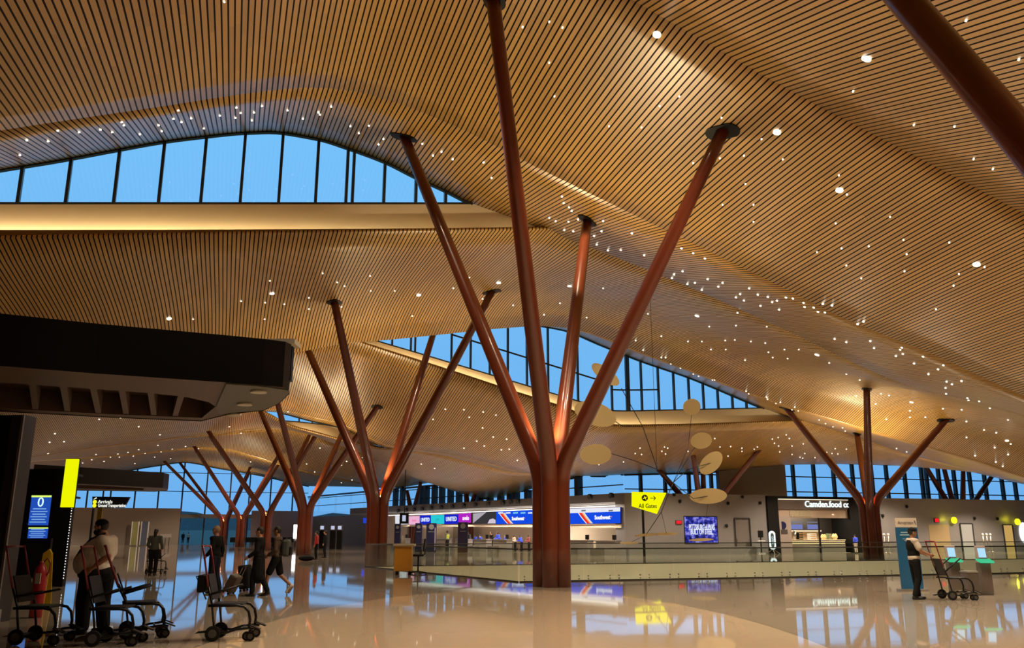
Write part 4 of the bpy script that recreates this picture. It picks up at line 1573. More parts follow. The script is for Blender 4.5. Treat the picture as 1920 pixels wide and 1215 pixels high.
# red canister and yellow floor sign by the pillar
g = ground(66, 1158)
fe = thing('red_canister', 'tall red canister with a looped handle beside the black pillar', 'canister', (g.x, g.y, 0))
MB().lathe([(.10, 0), (.12, .03), (.12, .85), (.09, .95), (.04, 1.0), (.04, 1.06)], n=20).build('cylinder', mat('red paint', (.36, .012, .02), .35), fe)
MB().tube([(.03, 0, 1.04), (.10, 0, 1.12), (.17, 0, 1.02), (.16, 0, .86), (.11, 0, .78)], .014).build('handle_loop', mat('dark red tube', (.25, .01, .015), .4), fe)
MB().box((.02, -.12, .74), (.10, .02, .20)).build('tag', mat('pale tag', (.5, .48, .46), .6), fe)
g = ground(78, 1135)
fs = thing('floor_sign', 'yellow folding floor sign standing behind the red canister', 'sign', (g.x, g.y, 0))
for s in (-1, 1):
    MB().prism([(-.13, s * .16, 0), (.13, s * .16, 0), (.10, s * .02, 1.15), (0.03, s * .01, 1.25), (-.10, s * .02, 1.15)], (0, -.008, 0), (0, .008, 0)).build('panel', mat('yellow plastic', (.75, .52, .01), .45), fs)

# ------------------------------------------------------------------ far left hall
for lab, x, y0, y1, w, m_ in (('yellow-green roll-up banner by the far beige wall', 250, 978, 1023, 9, mat('olive banner', (.32, .33, .12), .6)), ('blue-grey roll-up banner by the far beige wall', 268, 978, 1023, 10, mat('slate banner', (.12, .16, .30), .6))):
    g = ground((x), 1024)
    top = at_y(x, y0, g.y).z
    ww = w / F_PX * g.y
    r = thing('roll_up_banner', lab, 'banner', (g.x, g.y, 0))
    MB().box((0, 0, top / 2), (ww, .04, top)).build('fabric', m_, r)
    MB().box((0, 0, .06), (ww + .2, .5, .12)).build('base', M_steel, r)
    for s in (-1, 1):
        MB().box((s * (ww / 2 + .1), 0, top / 2), (.1, .1, top)).build('pole', M_white, r)
g = ground(250, 1020)
dr = structure(MB().box((0, 0, 1.35), (2.0, .15, 2.7)).build('door_1', mat('taupe door', (.16, .125, .10), .5)))
q = at_s(252, 1000, SF - .75); dr.location = (q.x, q.y, 0); dr.rotation_euler = (0, 0, WA)
for k, x in enumerate((302, 309, 316)):
    g = ground(x, 1023)
    r = thing('stanchion_sign', ('white-topped stanchion sign nearest the person in the grey vest', 'middle white-topped stanchion sign by the far beige wall', 'white-topped stanchion sign nearest the glass doors')[k], 'stanchion', (g.x, g.y, 0), group='stanchion signs by the far wall')
    MB().cyl((0, 0, 0), (0, 0, 1.1), .05, 8).build('post', M_rail, r)
    MB().box((0, 0, 1.3), (.5, .05, .45)).build('placard', mat('pale placard', (.45, .42, .40), .6), r)
for x, lab in ((455, 'dark bench row nearest the empty glass doors'), (490, 'middle dark bench row below the far columns'), (525, 'dark bench row just behind the walking pair')):
    g = ground(x, 1022)
    r = thing('bench', lab, 'bench', (g.x, g.y, 0), WA, 'benches below the far columns')
    for k in range(4):
        MB().box((-1.35 + k * .9, 0, .42), (.8, .6, .1)).build('seat', CL['black'], r)
        MB().box((-1.35 + k * .9, .3, .75), (.8, .08, .6)).build('backrest', CL['black'], r)
    for xx in (-1.2, 1.2):
        MB().box((xx, 0, .19), (.1, .5, .37)).build('leg', M_rail, r)
g = ground(447, 1022)
person('seated person in pale top on the far bench below the columns', (g.x, g.y - .1, .02), -PI / 2, 1.7, top='beige', legs='black', tiny=True,
       pose={'hipL': (0, .09, .52), 'hipR': (0, -.09, .52), 'pelvis': (0, 0, .56), 'waist': (0, 0, .72), 'chest': (0, 0, .92), 'neck': (0, 0, 1.09), 'head': (.03, 0, 1.25), 'shL': (0, .185, 1.04), 'shR': (0, -.185, 1.04), 'elL': (.02, .23, .78), 'elR': (.02, -.23, .78), 'wrL': (.25, .15, .68), 'wrR': (.25, -.15, .68), 'knL': (.45, .1, .52), 'knR': (.45, -.1, .52), 'anL': (.45, .1, .09), 'anR': (.45, -.1, .09)})
for lab, x, y, w_ in (('slim dark check-in kiosk near the third column', 603, 1028, 9), ('dark check-in kiosk right of the slim one', 623, 1029, 9), ('dark check-in kiosk nearest the second column', 636, 1029, 9)):
    g = ground(x, y)
    ww = w_ / F_PX * g.y
    hh = at_y(x, 984, g.y).z
    r = thing('check_in_kiosk', lab, 'kiosk', (g.x, g.y, 0), group='kiosks between the second and third column')
    MB().box((0, 0, hh * .38), (ww, .6, hh * .76)).build('body', M_black, r, bevel=.03)
    MB().box((0, 0, hh * .88), (ww * .98, .5, hh * .22)).build('screen_head', mat('grey head', (.2, .2, .22), .4), r, bevel=.03)
    MB().box((0, -.27, hh * .88), (ww * .7, .03, hh * .15)).build('screen', emat('pale screen', (.55, .6, .8), .9, False), r)
g = ground(553, 1026)
lt = thing('light_column', 'bright white upright lamp by the mauve wall', 'lamp', (g.x, g.y, 0))
MB().cyl((0, 0, 0), (0, 0, 1.0), .12, 12).build('post', M_rail, lt)
MB().cyl((0, 0, 1.0), (0, 0, 2.6), .28, 16).build('lamp_tube', emat('white lamp', (1, .97, .95), 6.0), lt)
g = ground(539, 1027)
lg = tag(MB().box((0, 0, .5), (.7, .5, 1.0)).build('bin', M_black, bevel=.04), 'small dark bin beside the bright upright lamp', 'bin'); lg.location = (g.x, g.y, 0)

# desk and chair before the side railing
g = ground(754, 1078)
ds = thing('reception_desk', 'yellow wooden counter desk beside the second column', 'desk', (g.x, g.y, 0))
sc_ = 30 / F_PX * g.y
MB().box((0, .3, .62), (sc_ * 1.05, .55, .96)).build('body', mat('golden wood', (.62, .30, .03), .45, noise=.1), ds, bevel=.01)
MB().box((.03, .28, 1.14), (sc_ * 1.28, .70, .09)).build('top', mat('stone top', (.50, .44, .33), .4), ds, bevel=.015)
for x in (-.25, .25):
    for y in (.1, .5):
        MB().cyl((x, y, 0), (x, y, .15), .035, 8).build('foot', M_black, ds)
sg = tag(MB().lathe([(.07, 0), (.07, .2), (.03, .26), (.03, .32)], n=14).build('bottle', mat('pale plastic', (.55, .55, .5), .4)), 'pale pump bottle on the yellow wooden counter desk', 'bottle')
sg.location = (g.x - .02, g.y + .15, 1.185)
g = ground(783, 1076)
oc = thing('drafting_chair', 'black tall office chair behind the yellow wooden desk', 'chair', (g.x, g.y + .1, 0))
for k in range(5):
    an = 2 * PI * k / 5
    MB().bar((0, 0, .10), (.32 * math.cos(an), .32 * math.sin(an), .05), .05, .04).build('leg', M_black, oc)
    MB().sphere((.33 * math.cos(an), .33 * math.sin(an), .03), .03, 8, 6).build('caster', M_black, oc)
MB().cyl((0, 0, .08), (0, 0, .70), .03, 10).build('gas_column', M_black, oc)
MB().tube([(.24 * math.cos(2 * PI * k / 16), .24 * math.sin(2 * PI * k / 16), .32) for k in range(17)], .014, 6).build('foot_ring', M_black, oc)
MB().box((0, 0, .73), (.48, .46, .09)).build('seat', M_fab, oc, bevel=.03)
MB().tube([(.12, 0, .72), (.27, 0, .78), (.27, 0, 1.0)], .025).build('back_stem', M_black, oc)
MB().box((.25, 0, 1.13), (.07, .42, .52), Matrix.Rotation(.12, 3, 'Y')).build('backrest', M_fab, oc, bevel=.03)
for y in (-.25, .25):
    MB().tube([(.1, y, .72), (.1, y, .92), (-.08, y, .93)], .018, 6).build('armrest', M_black, oc)

# ------------------------------------------------------------------ ticketing wall
def tpanel(parent, name, x0, x1, yt0, yb0, yt1, yb1, material, out=.12, thick=.1):
    P = [tick(x0, yb0, out), tick(x1, yb1, out), tick(x1, yt1, out), tick(x0, yt0, out)]
    o = Vector(parent.location) if parent is not None else Vector()
    return MB().prism([q - o for q in P], (0, 0, 0), TN * thick).build(name, material, parent)


TX = -TD


def tscreen(label, x0, x1, yt0, yb0, yt1, yb1, col, e=1.0, text=None, tcol=(1, 1, 1), tsize=.55, tx=.5, ty=.5, logo=None):
    c = (tick(x0, (yt0 + yb0) / 2) + tick(x1, (yt1 + yb1) / 2)) / 2
    r = thing('screen', label, 'screen', c)
    tpanel(r, 'display', x0, x1, yt0, yb0, yt1, yb1, emat('ticket screen %g %g %g' % tuple(col), col, e), .15, .03)
    tpanel(r, 'housing', x0 + .05, x1 - .05, yt0 - .4, yb0 + .5, yt1 - .4, yb1 + .5, M_black, .125, .1)
    if text:
        xx = x0 + (x1 - x0) * tx
        yy = (yt0 + (yb0 - yt0) * ty) * (1 - tx) + (yt1 + (yb1 - yt1) * ty) * tx
        p = tick(xx, yy, .19)
        text_mesh('lettering', text, tsize, emat('letter %g %g %g' % tuple(tcol), tcol, 1.1, False), r, p - c, TX, ZU, bold=.012)
    return r, c


def tquad(r, c, name, pts, m_, out=.172):
    MB().prism([tick(x, y, out) - c for x, y in pts], (0, 0, 0), TN * .012).build(name, m_, r)


def southwest(r, c, x0, x1, yt0, yb0, yt1, yb1):
    def at(u, v):
        return (x0 + (x1 - x0) * u, (yt0 + (yb0 - yt0) * v) * (1 - u) + (yt1 + (yb1 - yt1) * v) * u)
    for n_, (u0, u1), m_ in (('white_stripe', (.055, .075), emat('stripe white', (.8, .85, .95), 1, False)), ('red_stripe', (.075, .135), emat('stripe red', (.85, .03, .02), 1, False)),
                             ('orange_stripe', (.135, .165), emat('stripe orange', (.9, .42, .12), 1, False)), ('silver_stripe', (.165, .20), emat('stripe silver', (.75, .72, .78), 1, False))):
        L_, R_ = [], []
        for k in range(9):
            v = .02 + .96 * k / 8
            sft = .16 * v * (1 + .35 * v)
            L_.append(at(u0 + sft, v)); R_.append(at(u1 + sft, v))
        tquad(r, c, n_, L_ + R_[::-1], m_)


tscreen('small blue screen glimpsed left of the second column', 681, 692, 971, 981, 971.5, 981.5, (.02, .06, .7), .9)
tscreen('white screen left of the pink one above the ticket counters', 741, 765, 967, 984, 967, 983, (.75, .78, .85), .95, 'frontier', (.25, .3, .3), .35)
tscreen('pink screen above the ticket counters', 766.5, 786.5, 968, 984, 967.5, 983.5, (.85, .45, .65), .95, 'breeze', (.8, .2, .4), .35)
tscreen('blue screen between the pink and the cyan screens', 787, 807.5, 966.5, 983.5, 966, 983, (.01, .02, .62), .9, 'UNITED', (.75, .85, 1), .55)
tscreen('cyan screen above the ticket counters', 808, 832.5, 966, 982.5, 965, 982, (.02, .62, .68), .95, 'spirit', (.02, .4, .45), .35)
tscreen('blue screen between the cyan and the magenta screens', 833, 859, 965, 982.5, 964, 982, (.01, .02, .62), .9, 'UNITED', (.75, .85, 1), .62)
tscreen('magenta screen above the ticket counters', 859.5, 882.5, 963.5, 981, 962, 980, (.45, .02, .55), .95, 'avelo', (1, .85, 1), .6, .6)
r, c = tscreen('black and white photograph screen beside the magenta one', 885.5, 930, 960.5, 982, 958.5, 982, (.05, .045, .05), .8)
tquad(r, c, 'pale_shape', [(887, 963), (912, 960), (905, 966), (887, 981)], emat('photo grey', (.45, .42, .48), .9, False))
tquad(r, c, 'pale_shape', [(914, 981.5), (918, 974), (924, 972), (929, 975), (929, 981.5)], emat('photo light', (.7, .62, .75), .9, False))
for lab, x0, x1, yt0, yb0, yt1, yb1 in (('royal blue striped airline screen behind the largest column', 930.5, 1008, 958.5, 982.5, 954.5, 982), ('royal blue striped airline screen right of the largest column', 1064, 1163, 954, 982.5, 951, 981)):
    W_ = (.72, .80, .95)
    r, c = tscreen(lab, x0, x1, yt0, yb0, yt1, yb1, (.008, .075, .80), .95, 'Southwest', (1, 1, 1), .46, .66 if x0 > 1000 else .52, .62)
    southwest(r, c, x0 + (x1 - x0) * .12 if x0 > 1000 else x0, x1, yt0 + 3, yb0, yt1 + 3, yb1)
    hx = x0 + (x1 - x0) * (.83 if x0 > 1000 else .68)
    hy = (yt1 + yb1) / 2 + 3
    hp = []
    for k in range(20):
        a_ = 2 * PI * k / 20
        hp.append((hx + (.075) * 16 * math.sin(a_) ** 3, hy - .075 * (13 * math.cos(a_) - 5 * math.cos(2 * a_) - 2 * math.cos(3 * a_))))
    tquad(r, c, 'heart_mark', hp, emat('heart', (.8, .25, .3), 1, False))
    if x0 > 1000:
        tquad(r, c, 'top_strip', [(x0 + .5, yt0 + .2), (x1 - .5, yt1 + .2), (x1 - .5, yt1 + 8), (x0 + .5, yt0 + 8.3)], emat('strip white', (.8, .82, .9), 1, False), .176)
        for xx in (1090, 1141):
            tquad(r, c, 'small_caption', [(xx, 956.5), (xx + 8, 956), (xx + 8, 958.5), (xx, 959)], emat('caption grey', (.2, .22, .3), .7, False), .195)
    else:
        for xx, cc_ in ((934, (.7, .8, 1)), (948, (.7, .8, 1)), (962, (.2, .6, .95)), (976, (.2, .6, .95)), (990, (.7, .8, 1))):
            tquad(r, c, 'small_caption', [(xx, 960.5), (xx + 9, 960), (xx + 9, 963), (xx, 963.5)], emat('cap %g' % cc_[0], cc_, .9, False), .195)
# white light line above the screens
ll = tag(MB().prism([tick(690, 967.5, .4), tick(1150, 947.6, .4), tick(1150, 949.4, .4), tick(690, 968.8, .4)], (0, 0, 0), TN * .2).build('light_strip', emat('white line', (1, .96, .9), 2.0)), 'long white light strip above the row of airline screens', 'light')
# cream lintel under the screens
ln = structure(MB().prism([tick(742, 984.2, .06), tick(1165, 983.5, .06), tick(1165, 989.5, .06), tick(742, 986.5, .06)], (0, 0, 0), TN * .3).build('trim_6', M_cream))

# counters and agents
cnt_l = []
for i in range(8):
    x = 752 + i * 47
    x = (756, 795, 832, 870, 905, 942, 1090, 1140)[i]
    p = tick(x, 1000, 2.6)
    r = thing('ticket_counter', ('grey ticket counter, %s along the ticketing wall' % ('far end one', 'second from the far end', 'third from the far end', 'fourth from the far end', 'fifth from the far end', 'sixth from the far end', 'second nearest', 'nearest one')[i]), 'counter', (p.x, p.y, 0), math.atan2(TX.y, TX.x), 'ticket counters')
    MB().box((0, 0, .5), (2.2, .6, 1.0)).build('body', mat('counter grey', (.22, .2, .19), .5), r)
    MB().box((0, -.05, 1.04), (2.3, .7, .08)).build('top', M_steel, r)
    MB().box((.6, .1, 1.3), (.42, .06, .36)).build('monitor', M_black, r)
    MB().cyl((.6, .12, 1.08), (.6, .12, 1.2), .03, 8).build('monitor_stand', M_black, r)
    MB().box((-.6, -.62, .25), (.9, .6, .5)).build('bag_scale', M_steel, r)
cols = [('grey', 'plum'), ('blue', 'blue'), ('blue', 'navy'), ('plum', 'plum'), ('black', 'black'), ('blue', 'blue'), ('blue', 'grey'), ('beige', 'beige'), ('blue', 'blue'), ('plum', 'beige')]
agx = (881, 893, 903, 917, 924, 936, 950, 966, 978, 992)
names = ('agent in grey nearest the tall dark totem at the ticket counters', 'agent in blue, first of the blue shirts from the totem', 'agent in blue, second of the blue shirts from the totem', 'agent in plum leaning over the ticket counter',
         'tall agent in black behind the one in plum', 'agent in blue just after the tall one in black', 'agent in blue in the middle of the counter row', 'agent in beige between two in blue', 'agent in blue nearest the largest column but one', 'agent in plum right beside the largest column')
for (tp, _), x, nm in zip(cols, agx, names):
    p = tick(x, 1000, .75)
    bend = random.uniform(.05, .18)
    person(nm, (p.x, p.y, 0), math.atan2(-TN.y, -TN.x), 1.5 if 'tall' not in nm else 1.78, top=tp, legs='black', tiny=True, skin=random.choice((SKIN, SKIN2, SKIN3)), hairstyle=random.choice(('short', 'long', 'bun')),
           pose={'head': (.05 + bend * 1.5, 0, 1.60), 'neck': (bend * 1.2, 0, 1.45), 'chest': (bend, 0, 1.29), 'shL': (bend * 1.1, .185, 1.40), 'shR': (bend * 1.1, -.185, 1.40), 'elL': (bend + .08, .25, 1.14), 'elR': (bend + .08, -.25, 1.14), 'wrL': (bend + .32, .18, 1.08), 'wrR': (bend + .32, -.18, 1.08)}, group=None)
g = tick(839, 1000, 5.5)
person('person in yellow-green safety vest at the ticket counters', (g.x, g.y, 0), PI * .75, 1.85, top='grey', legs='black', vest='hivis', skin=SKIN3, tiny=True)
for lab, x0, x1, y0, o_ in (('dark navy totem beside the drafting chair back', 779, 791, 981, 9), ('dark totem nearest the second column', 740, 751, 982, 10), ('wide navy totem with a pale edge strip', 800, 818, 981, 8), ('tall navy totem with a round emblem by the agents', 859, 877, 979, 7)):
    p = tick((x0 + x1) / 2, 1000, o_)
    ww = (x1 - x0) / F_PX * p.y * 1.02
    hh = at_y((x0 + x1) / 2, y0, p.y).z
    r = thing('information_totem', lab, 'totem', (p.x, p.y, 0))
    MB().box((0, 0, hh / 2), (ww, .35, hh)).build('body', mat('navy totem', (.012, .016, .075), .4), r, bevel=.03)
    MB().cyl((0, -.2, hh * .87), (0, -.17, hh * .87), ww * .26, 18).build('round_emblem', mat('emblem grey', (.25, .28, .34), .5), r)
    MB().box((0, -.185, hh * .70), (ww * .6, .02, .05)).build('caption_bar', mat('emblem grey', (.25, .28, .34), .5), r)
    if 'strip' in lab:
        MB().box((ww * .38, -.185, hh * .45), (ww * .10, .02, hh * .8)).build('edge_strip', mat('strip lilac', (.4, .38, .55), .5), r)
p = tick(757, 1000, 12)
zb = at_y(757, 982, p.y).z
r = thing('suspended_monitor', 'small dark monitor hung on a rod before the pink screen', 'monitor', (p.x, p.y, zb))
MB().box((0, 0, .45), (.75, .2, .9)).build('case', M_black, r)
MB().box((0, -.11, .45), (.3, .02, .5)).build('screen', emat('pale screen', (.55, .6, .8), .9, False), r)
MB().cyl((0, 0, .9), (0, 0, 4.5), .03, 8).build('rod', M_black, r)
for x in (768, 866):
    p = tick(x, 1000, -2.55)
    o = structure(MB().box((0, 0, 1.2), (1.3 if x < 800 else 3.6, .1, 2.3)).build('door_2', mat('beige recess', (.42, .34, .27), .6)))
    o.location = (p.x, p.y, 0); o.rotation_euler = (0, 0, math.atan2(TX.y, TX.x))
# round speakers and cameras along the charcoal band
fx = [(x, 957.5 - (x - 748) * .078) for x in (748, 763, 778, 793, 810, 829, 850, 871, 893, 917, 944, 960, 973)] + [(1108, 931), (1148, 929)]
for i, (x, y) in enumerate(fx):
    p = tick(x, y, .02)
    r = thing('wall_speaker', 'small round wall speaker on the dark band above the airline screens', 'speaker', p, math.atan2(TX.y, TX.x), 'speakers on the dark band')
    MB().cyl((0, 0, 0), (0, -.22, 0), .22, 14).build('drum', M_frame, r)
    MB().cyl((.02, -.20, .02), (.02, -.24, .02), .13, 14).build('cone', M_hub, r)

# ------------------------------------------------------------------ right-hand wall
def rp_(px, py, out=0.0):
    return at_s(px, py, 37.0 - out)


RZ = WA


def rbox(root, name, x0, y0, x1, y1, material, out=.05, thick=.1, bevel=0.0):
    a, b = rp_(x0, y0, out), rp_(x1, y1, out)
    o = Vector(root.location) if root is not None else Vector()
    zt, zb_ = (a.z, b.z)
    ta, tb = TS(a)[0], TS(b)[0]
    P = [XY(ta, 37 - out, zb_), XY(tb, 37 - out, zb_), XY(tb, 37 - out, zt), XY(ta, 37 - out, zt)]
    return MB().prism([q - o for q in P], (0, 0, 0), UV * thick).build(name, material, root)


def rthing(name, label, cat, px, py, out=0.0, group=None):
    p = rp_(px, py, out)
    return thing(name, label, cat, p, 0, group)


def rtext(root, txt, px, py, size, material, out, width=None, bold=0.0, align='CENTER'):
    return text_mesh('lettering', txt, size, material, root, rp_(px, py, out) - Vector(root.location), WV, ZU, width=width, bold=bold, align=align)


# wall screen with the slogan
tv = rthing('wall_screen', 'large blue-violet wall screen with white slogan', 'screen', 1315, 992)
rbox(tv, 'housing', 1282, 967.5, 1347.5, 1019, M_black, .06, .06)


def tv_mat():
    m = bpy.data.materials.new('slogan screen')
    m.use_nodes = True
    nt = m.node_tree
    nt.nodes.clear()
    o = nt.nodes.new('ShaderNodeOutputMaterial'); e = nt.nodes.new('ShaderNodeEmission')
    tc = nt.nodes.new('ShaderNodeTexCoord'); nz = nt.nodes.new('ShaderNodeTexNoise'); rp = nt.nodes.new('ShaderNodeValToRGB')
    nz.inputs['Scale'].default_value = 3.2; nz.inputs['Detail'].default_value = 6
    nt.links.new(tc.outputs['Object'], nz.inputs['Vector']); nt.links.new(nz.outputs['Fac'], rp.inputs[0])
    rp.color_ramp.elements[0].position = .36; rp.color_ramp.elements[0].color = (.01, .008, .06, 1)
    rp.color_ramp.elements[1].position = .66; rp.color_ramp.elements[1].color = (.30, .28, .72, 1)
    el = rp.color_ramp.elements.new(.5); el.color = (.03, .04, .42, 1)
    nt.links.new(rp.outputs[0], e.inputs[0]); e.inputs[1].default_value = 1.0
    nt.links.new(e.outputs[0], o.inputs[0])
    return m


rbox(tv, 'display', 1283.5, 969, 1346, 1017.5, tv_mat(), .09, .03)
M_scw = emat('slogan white', (.8, .85, 1), 1.0, False)
rtext(tv, 'PITTSBURGH WAS', 1316, 989, .62, M_scw, .11, width=2.35, bold=.012)
rtext(tv, 'BUILT ON STEEL.', 1316, 997.5, .62, M_scw, .11, width=2.05, bold=.012)
# exit light, door, small fixtures
ex = rthing('exit_sign', 'small red lit exit sign left of the large wall screen', 'sign', 1273, 979)
rbox(ex, 'housing', 1267, 975.5, 1279, 983, M_frame, .1, .1)
rbox(ex, 'red_panel', 1268, 976.3, 1278, 982.3, emat('exit red', (.9, .02, .03), 1.0, False), .12, .02)
ex = rthing('exit_sign', 'small red lit exit sign right of the blue banner', 'sign', 1757, 975)
rbox(ex, 'housing', 1752, 971.5, 1762, 979.5, M_frame, .1, .1)
rbox(ex, 'red_panel', 1753, 972, 1761, 979, emat('exit red', (.9, .02, .03), 1.0, False), .12, .02)


def rdoor(n, x0, y0, x1, y1, m_, handle=True, frame=True):
    a = rp_((x0 + x1) / 2, y0)
    t0, t1 = t_of(x0, 1000, 37), t_of(x1, 1000, 37)
    o = structure(MB().prism([XY(t0, 36.97, 0), XY(t1, 36.97, 0), XY(t1, 36.97, a.z), XY(t0, 36.97, a.z)], (0, 0, 0), UV * .06).build('door_%d' % n, m_))
    if frame:
        f = MB()
        f.bar(XY(t0, 36.94, 0), XY(t0, 36.94, a.z), .10, .08); f.bar(XY(t1, 36.94, 0), XY(t1, 36.94, a.z), .10, .08); f.bar(XY(t0, 36.94, a.z), XY(t1, 36.94, a.z), .08, .10)
        f.build('door_frame', M_frame, o)
    if handle:
        MB().box(XY(t0 + .15, 36.9, 1.0), (.05, .05, .3)).build('handle', M_steel, o)
    return o


rdoor(3, 1378, 972, 1406, 1040, mat('grey door', (.15, .135, .125), .45))
rdoor(4, 1742, 984, 1780, 1040, mat('tan shutter', (.34, .25, .13), .6), False, False)
rdoor(5, 1801, 982, 1824, 1040, emat('lit doorway', (1.0, .80, .58), .62), False)
rdoor(6, 1881, 984, 1899, 1040, emat('lit doorway amber', (1.0, .62, .18), .55), False)
for lab, x, y, r_ in (('round yellow lit sign beside the lit doorway', 1790, 975.5, 5.2), ('round yellow lit sign beside the amber doorway', 1909, 978.5, 5.2)):
    r = rthing('round_sign', lab, 'sign', x, y, .3)
    MB().cyl((0, 0, 0), UV * .12, .30, 22).build('disc', emat('yellow disc', (.95, .88, .02), 1.2), r)
    MB().box(UV * .2 + Vector((-.5, 0, 0)), (.8, .08, .5), Matrix.Rotation(WA, 3, 'Z')).build('bracket', M_black, r)
r = rthing('round_sign', 'white lit oval logo sign near the picture edge', 'sign', 1920, 999, .2)
MB().sphere((0, 0, 0), (.45, .12, .95), 20, 12).build('lamp', emat('white logo', (1, .98, 1), 1.3), r)
for i, (x, y) in enumerate(((1264, 928), (1392, 932), (1275, 940), (1365, 944), (1425, 943), (1655, 967), (1827, 972), (1870, 973), (1362, 986), (1700, 950))):
    r = rthing('security_camera', 'small grey dome camera on the right-hand grey wall', 'camera', x, y, .05, 'cameras on the grey wall')
    MB().box((0, .05, .08), (.25, .2, .12)).build('mount', M_hub, r)
    MB().sphere((0, -.05, 0), .13, 10, 8).build('dome', M_black, r)
# lit strip glows on wall by the round signs come from a small lamp
for x in (1775, 1893):
    p = rp_(x, 974, .35)
    lamp('sign_glow', 'POINT', p, 12, (.95, .85, .02), .1)
# ledge along the foot of the wall
bl = structure(MB().prism([XY(20.2, 36.6, 0), XY(TS1 - .4, 36.6, 0), XY(TS1 - .4, 36.6, .55), XY(20.2, 36.6, .55)], (0, 0, 0), UV * .38).build('baseboard_right', mat('grey ledge', (.22, .21, .21), .4)))
# hand sanitiser post and lit oval sign by the shop
for lab, nm in (('slim sanitiser post with a pale tray beside the lit oval sign', 'sanitiser_post'),):
    g = at_s(1428, 1036, 36.1); g.z = 0
    r = thing(nm, lab, 'post', g)
    MB().cyl((0, 0, 0), (0, 0, 1.6), .06, 10).build('pole', M_rail, r)
    MB().box((0, -.1, 1.0), (.6, .35, .06)).build('tray', M_white, r)
    MB().box((0, 0, .04), (.55, .4, .08)).build('base', M_white, r)
    MB().box((0, -.05, 1.55), (.4, .2, .55)).build('dispenser', M_black, r, bevel=.03)
g = at_s(1450, 1036, 35.2); g.z = 0
ov = thing('lit_oval_sign', 'upright white lit oval sign on splayed legs outside the shop', 'sign', g)
za, zb_ = at_y(1450, 999, g.y).z, at_y(1450, 1027, g.y).z
P = []
hw, hh = .26, (za - zb_) / 2 + .15
for k in range(28):
    a_ = 2 * PI * k / 28
    P.append(Vector((hw * math.cos(a_), 0, (za + zb_) / 2 + (hh - hw) * (1 if math.sin(a_) > 0 else -1) + hw * math.sin(a_))))
ring = MB().prism(P, (0, 0, 0), (0, .08, 0)).build('light_panel', emat('oval white', (.95, 1, 1), 1.3), ov)
MB().prism([Vector((q.x * .5, 0, (za + zb_) / 2 + (q.z - (za + zb_) / 2) * .78)) for q in P], (0, -.02, 0), (0, 0, 0)).build('face', mat('oval face', (.05, .09, .085), .5), ov)
text_mesh('lettering', 'OPEN', .24, emat('letter mint', (.7, .95, .9), 1, False), ov, (0, -.03, (za + zb_) / 2), (0, 0, -1), (1, 0, 0))
for s in (-1, 1):
    MB().bar((0, .03, zb_ - .1), (s * .55, .03, 0), .05, .05).build('leg', M_steel, ov)
MB().bar((0, .03, zb_ - .1), (0, -.4, 0), .05, .05).build('leg', M_steel, ov)

# food shop in the opening of the right-hand wall
sh = thing('food_shop', 'lit food shop front with black frame behind the right-hand column', 'shop', XY((TS1 + TS2) / 2, 37))
SO = Vector(sh.location)


def sbox(name, t0, t1, s0, s1, z0, z1, m_, bevel=0.0):
    P = [XY(t0, s0, z0), XY(t1, s0, z0), XY(t1, s1, z0), XY(t0, s1, z0)]
    return MB().prism([q - SO for q in P], (0, 0, 0), (0, 0, z1 - z0)).build(name, m_, sh, bevel=bevel)


def tz(px, py, out=0.0):
    p = rp_(px, py, out)
    return TS(p)[0], p.z


tA, tB = TS1, TS2
zt = tz(1500, 931)[1]
sbox('frame_left', tA, tz(1457, 960)[0], 36.8, 39.4, 0, zt, M_black)
sbox('frame_right', tz(1590, 960)[0], tB, 36.8, 39.4, 0, zt - .1, M_black)
sbox('frame_top', tA, tB, 36.8, 39.4, tz(1500, 936)[1], zt, M_black)
zs0, zs1 = tz(1500, 955)[1], tz(1500, 939)[1]
sbox('sign_fascia', tz(1457, 950)[0], tz(1605, 950)[0], 36.95, 37.1, zs0, tz(1500, 937)[1], mat('sign board brown', (.10, .075, .065), .5))
sbox('light_line', tz(1458, 937)[0], tz(1600, 937)[0], 36.86, 36.93, tz(1500, 936.8)[1], tz(1500, 934.8)[1], emat('warm line', (1, .8, .55), 2.2))
sbox('upper_wall', tz(1457, 950)[0], tz(1592, 950)[0], 37.1, 37.2, tz(1500, 971)[1], zs0, mat('beige upper', (.40, .31, .24), .6))
sbox('mottled_art', tz(1481, 960)[0], tz(1520, 960)[0], 37.04, 37.09, tz(1500, 969)[1], tz(1500, 957)[1], mat('mottled stone', (.34, .29, .20), .7, noise=.45, nscale=6))
sbox('back_wall', tA, tB, 39.3, 39.4, 0, zs0, mat('shop dark back', (.03, .026, .026), .5))
sbox('floor_tile', tA, tB, 37.1, 39.3, 0, .02, M_wallb)
sbox('side_panel', tz(1459, 990)[0], tz(1482, 990)[0], 36.9, 37.6, 0, tz(1470, 967)[1], mat('taupe totem', (.30, .25, .23), .5))
MB().cyl(rp_(1467, 985, .14) - SO, rp_(1467, 985, .09) - SO, .32, 20).build('round_badge', mat('navy badge', (.01, .012, .07), .4), sh)
sbox('badge_caption', tz(1463, 997)[0], tz(1475, 997)[0], 36.86, 36.9, tz(1470, 1001)[1], tz(1470, 993)[1], mat('dark caption', (.06, .05, .05), .5))
sbox('counter', tz(1483, 1020)[0], tz(1588, 1020)[0], 37.2, 38.0, 0, 1.02, mat('grey counter front', (.15, .14, .12), .5))
sbox('counter_light', tz(1484, 1022)[0], tz(1587, 1022)[0], 37.15, 37.2, .72, .95, emat('counter glow', (1, .75, .35), 1.0))
sbox('counter_top', tz(1483, 1020)[0], tz(1588, 1020)[0], 37.12, 38.05, 1.02, 1.08, mat('cream top', (.8, .7, .5), .5))
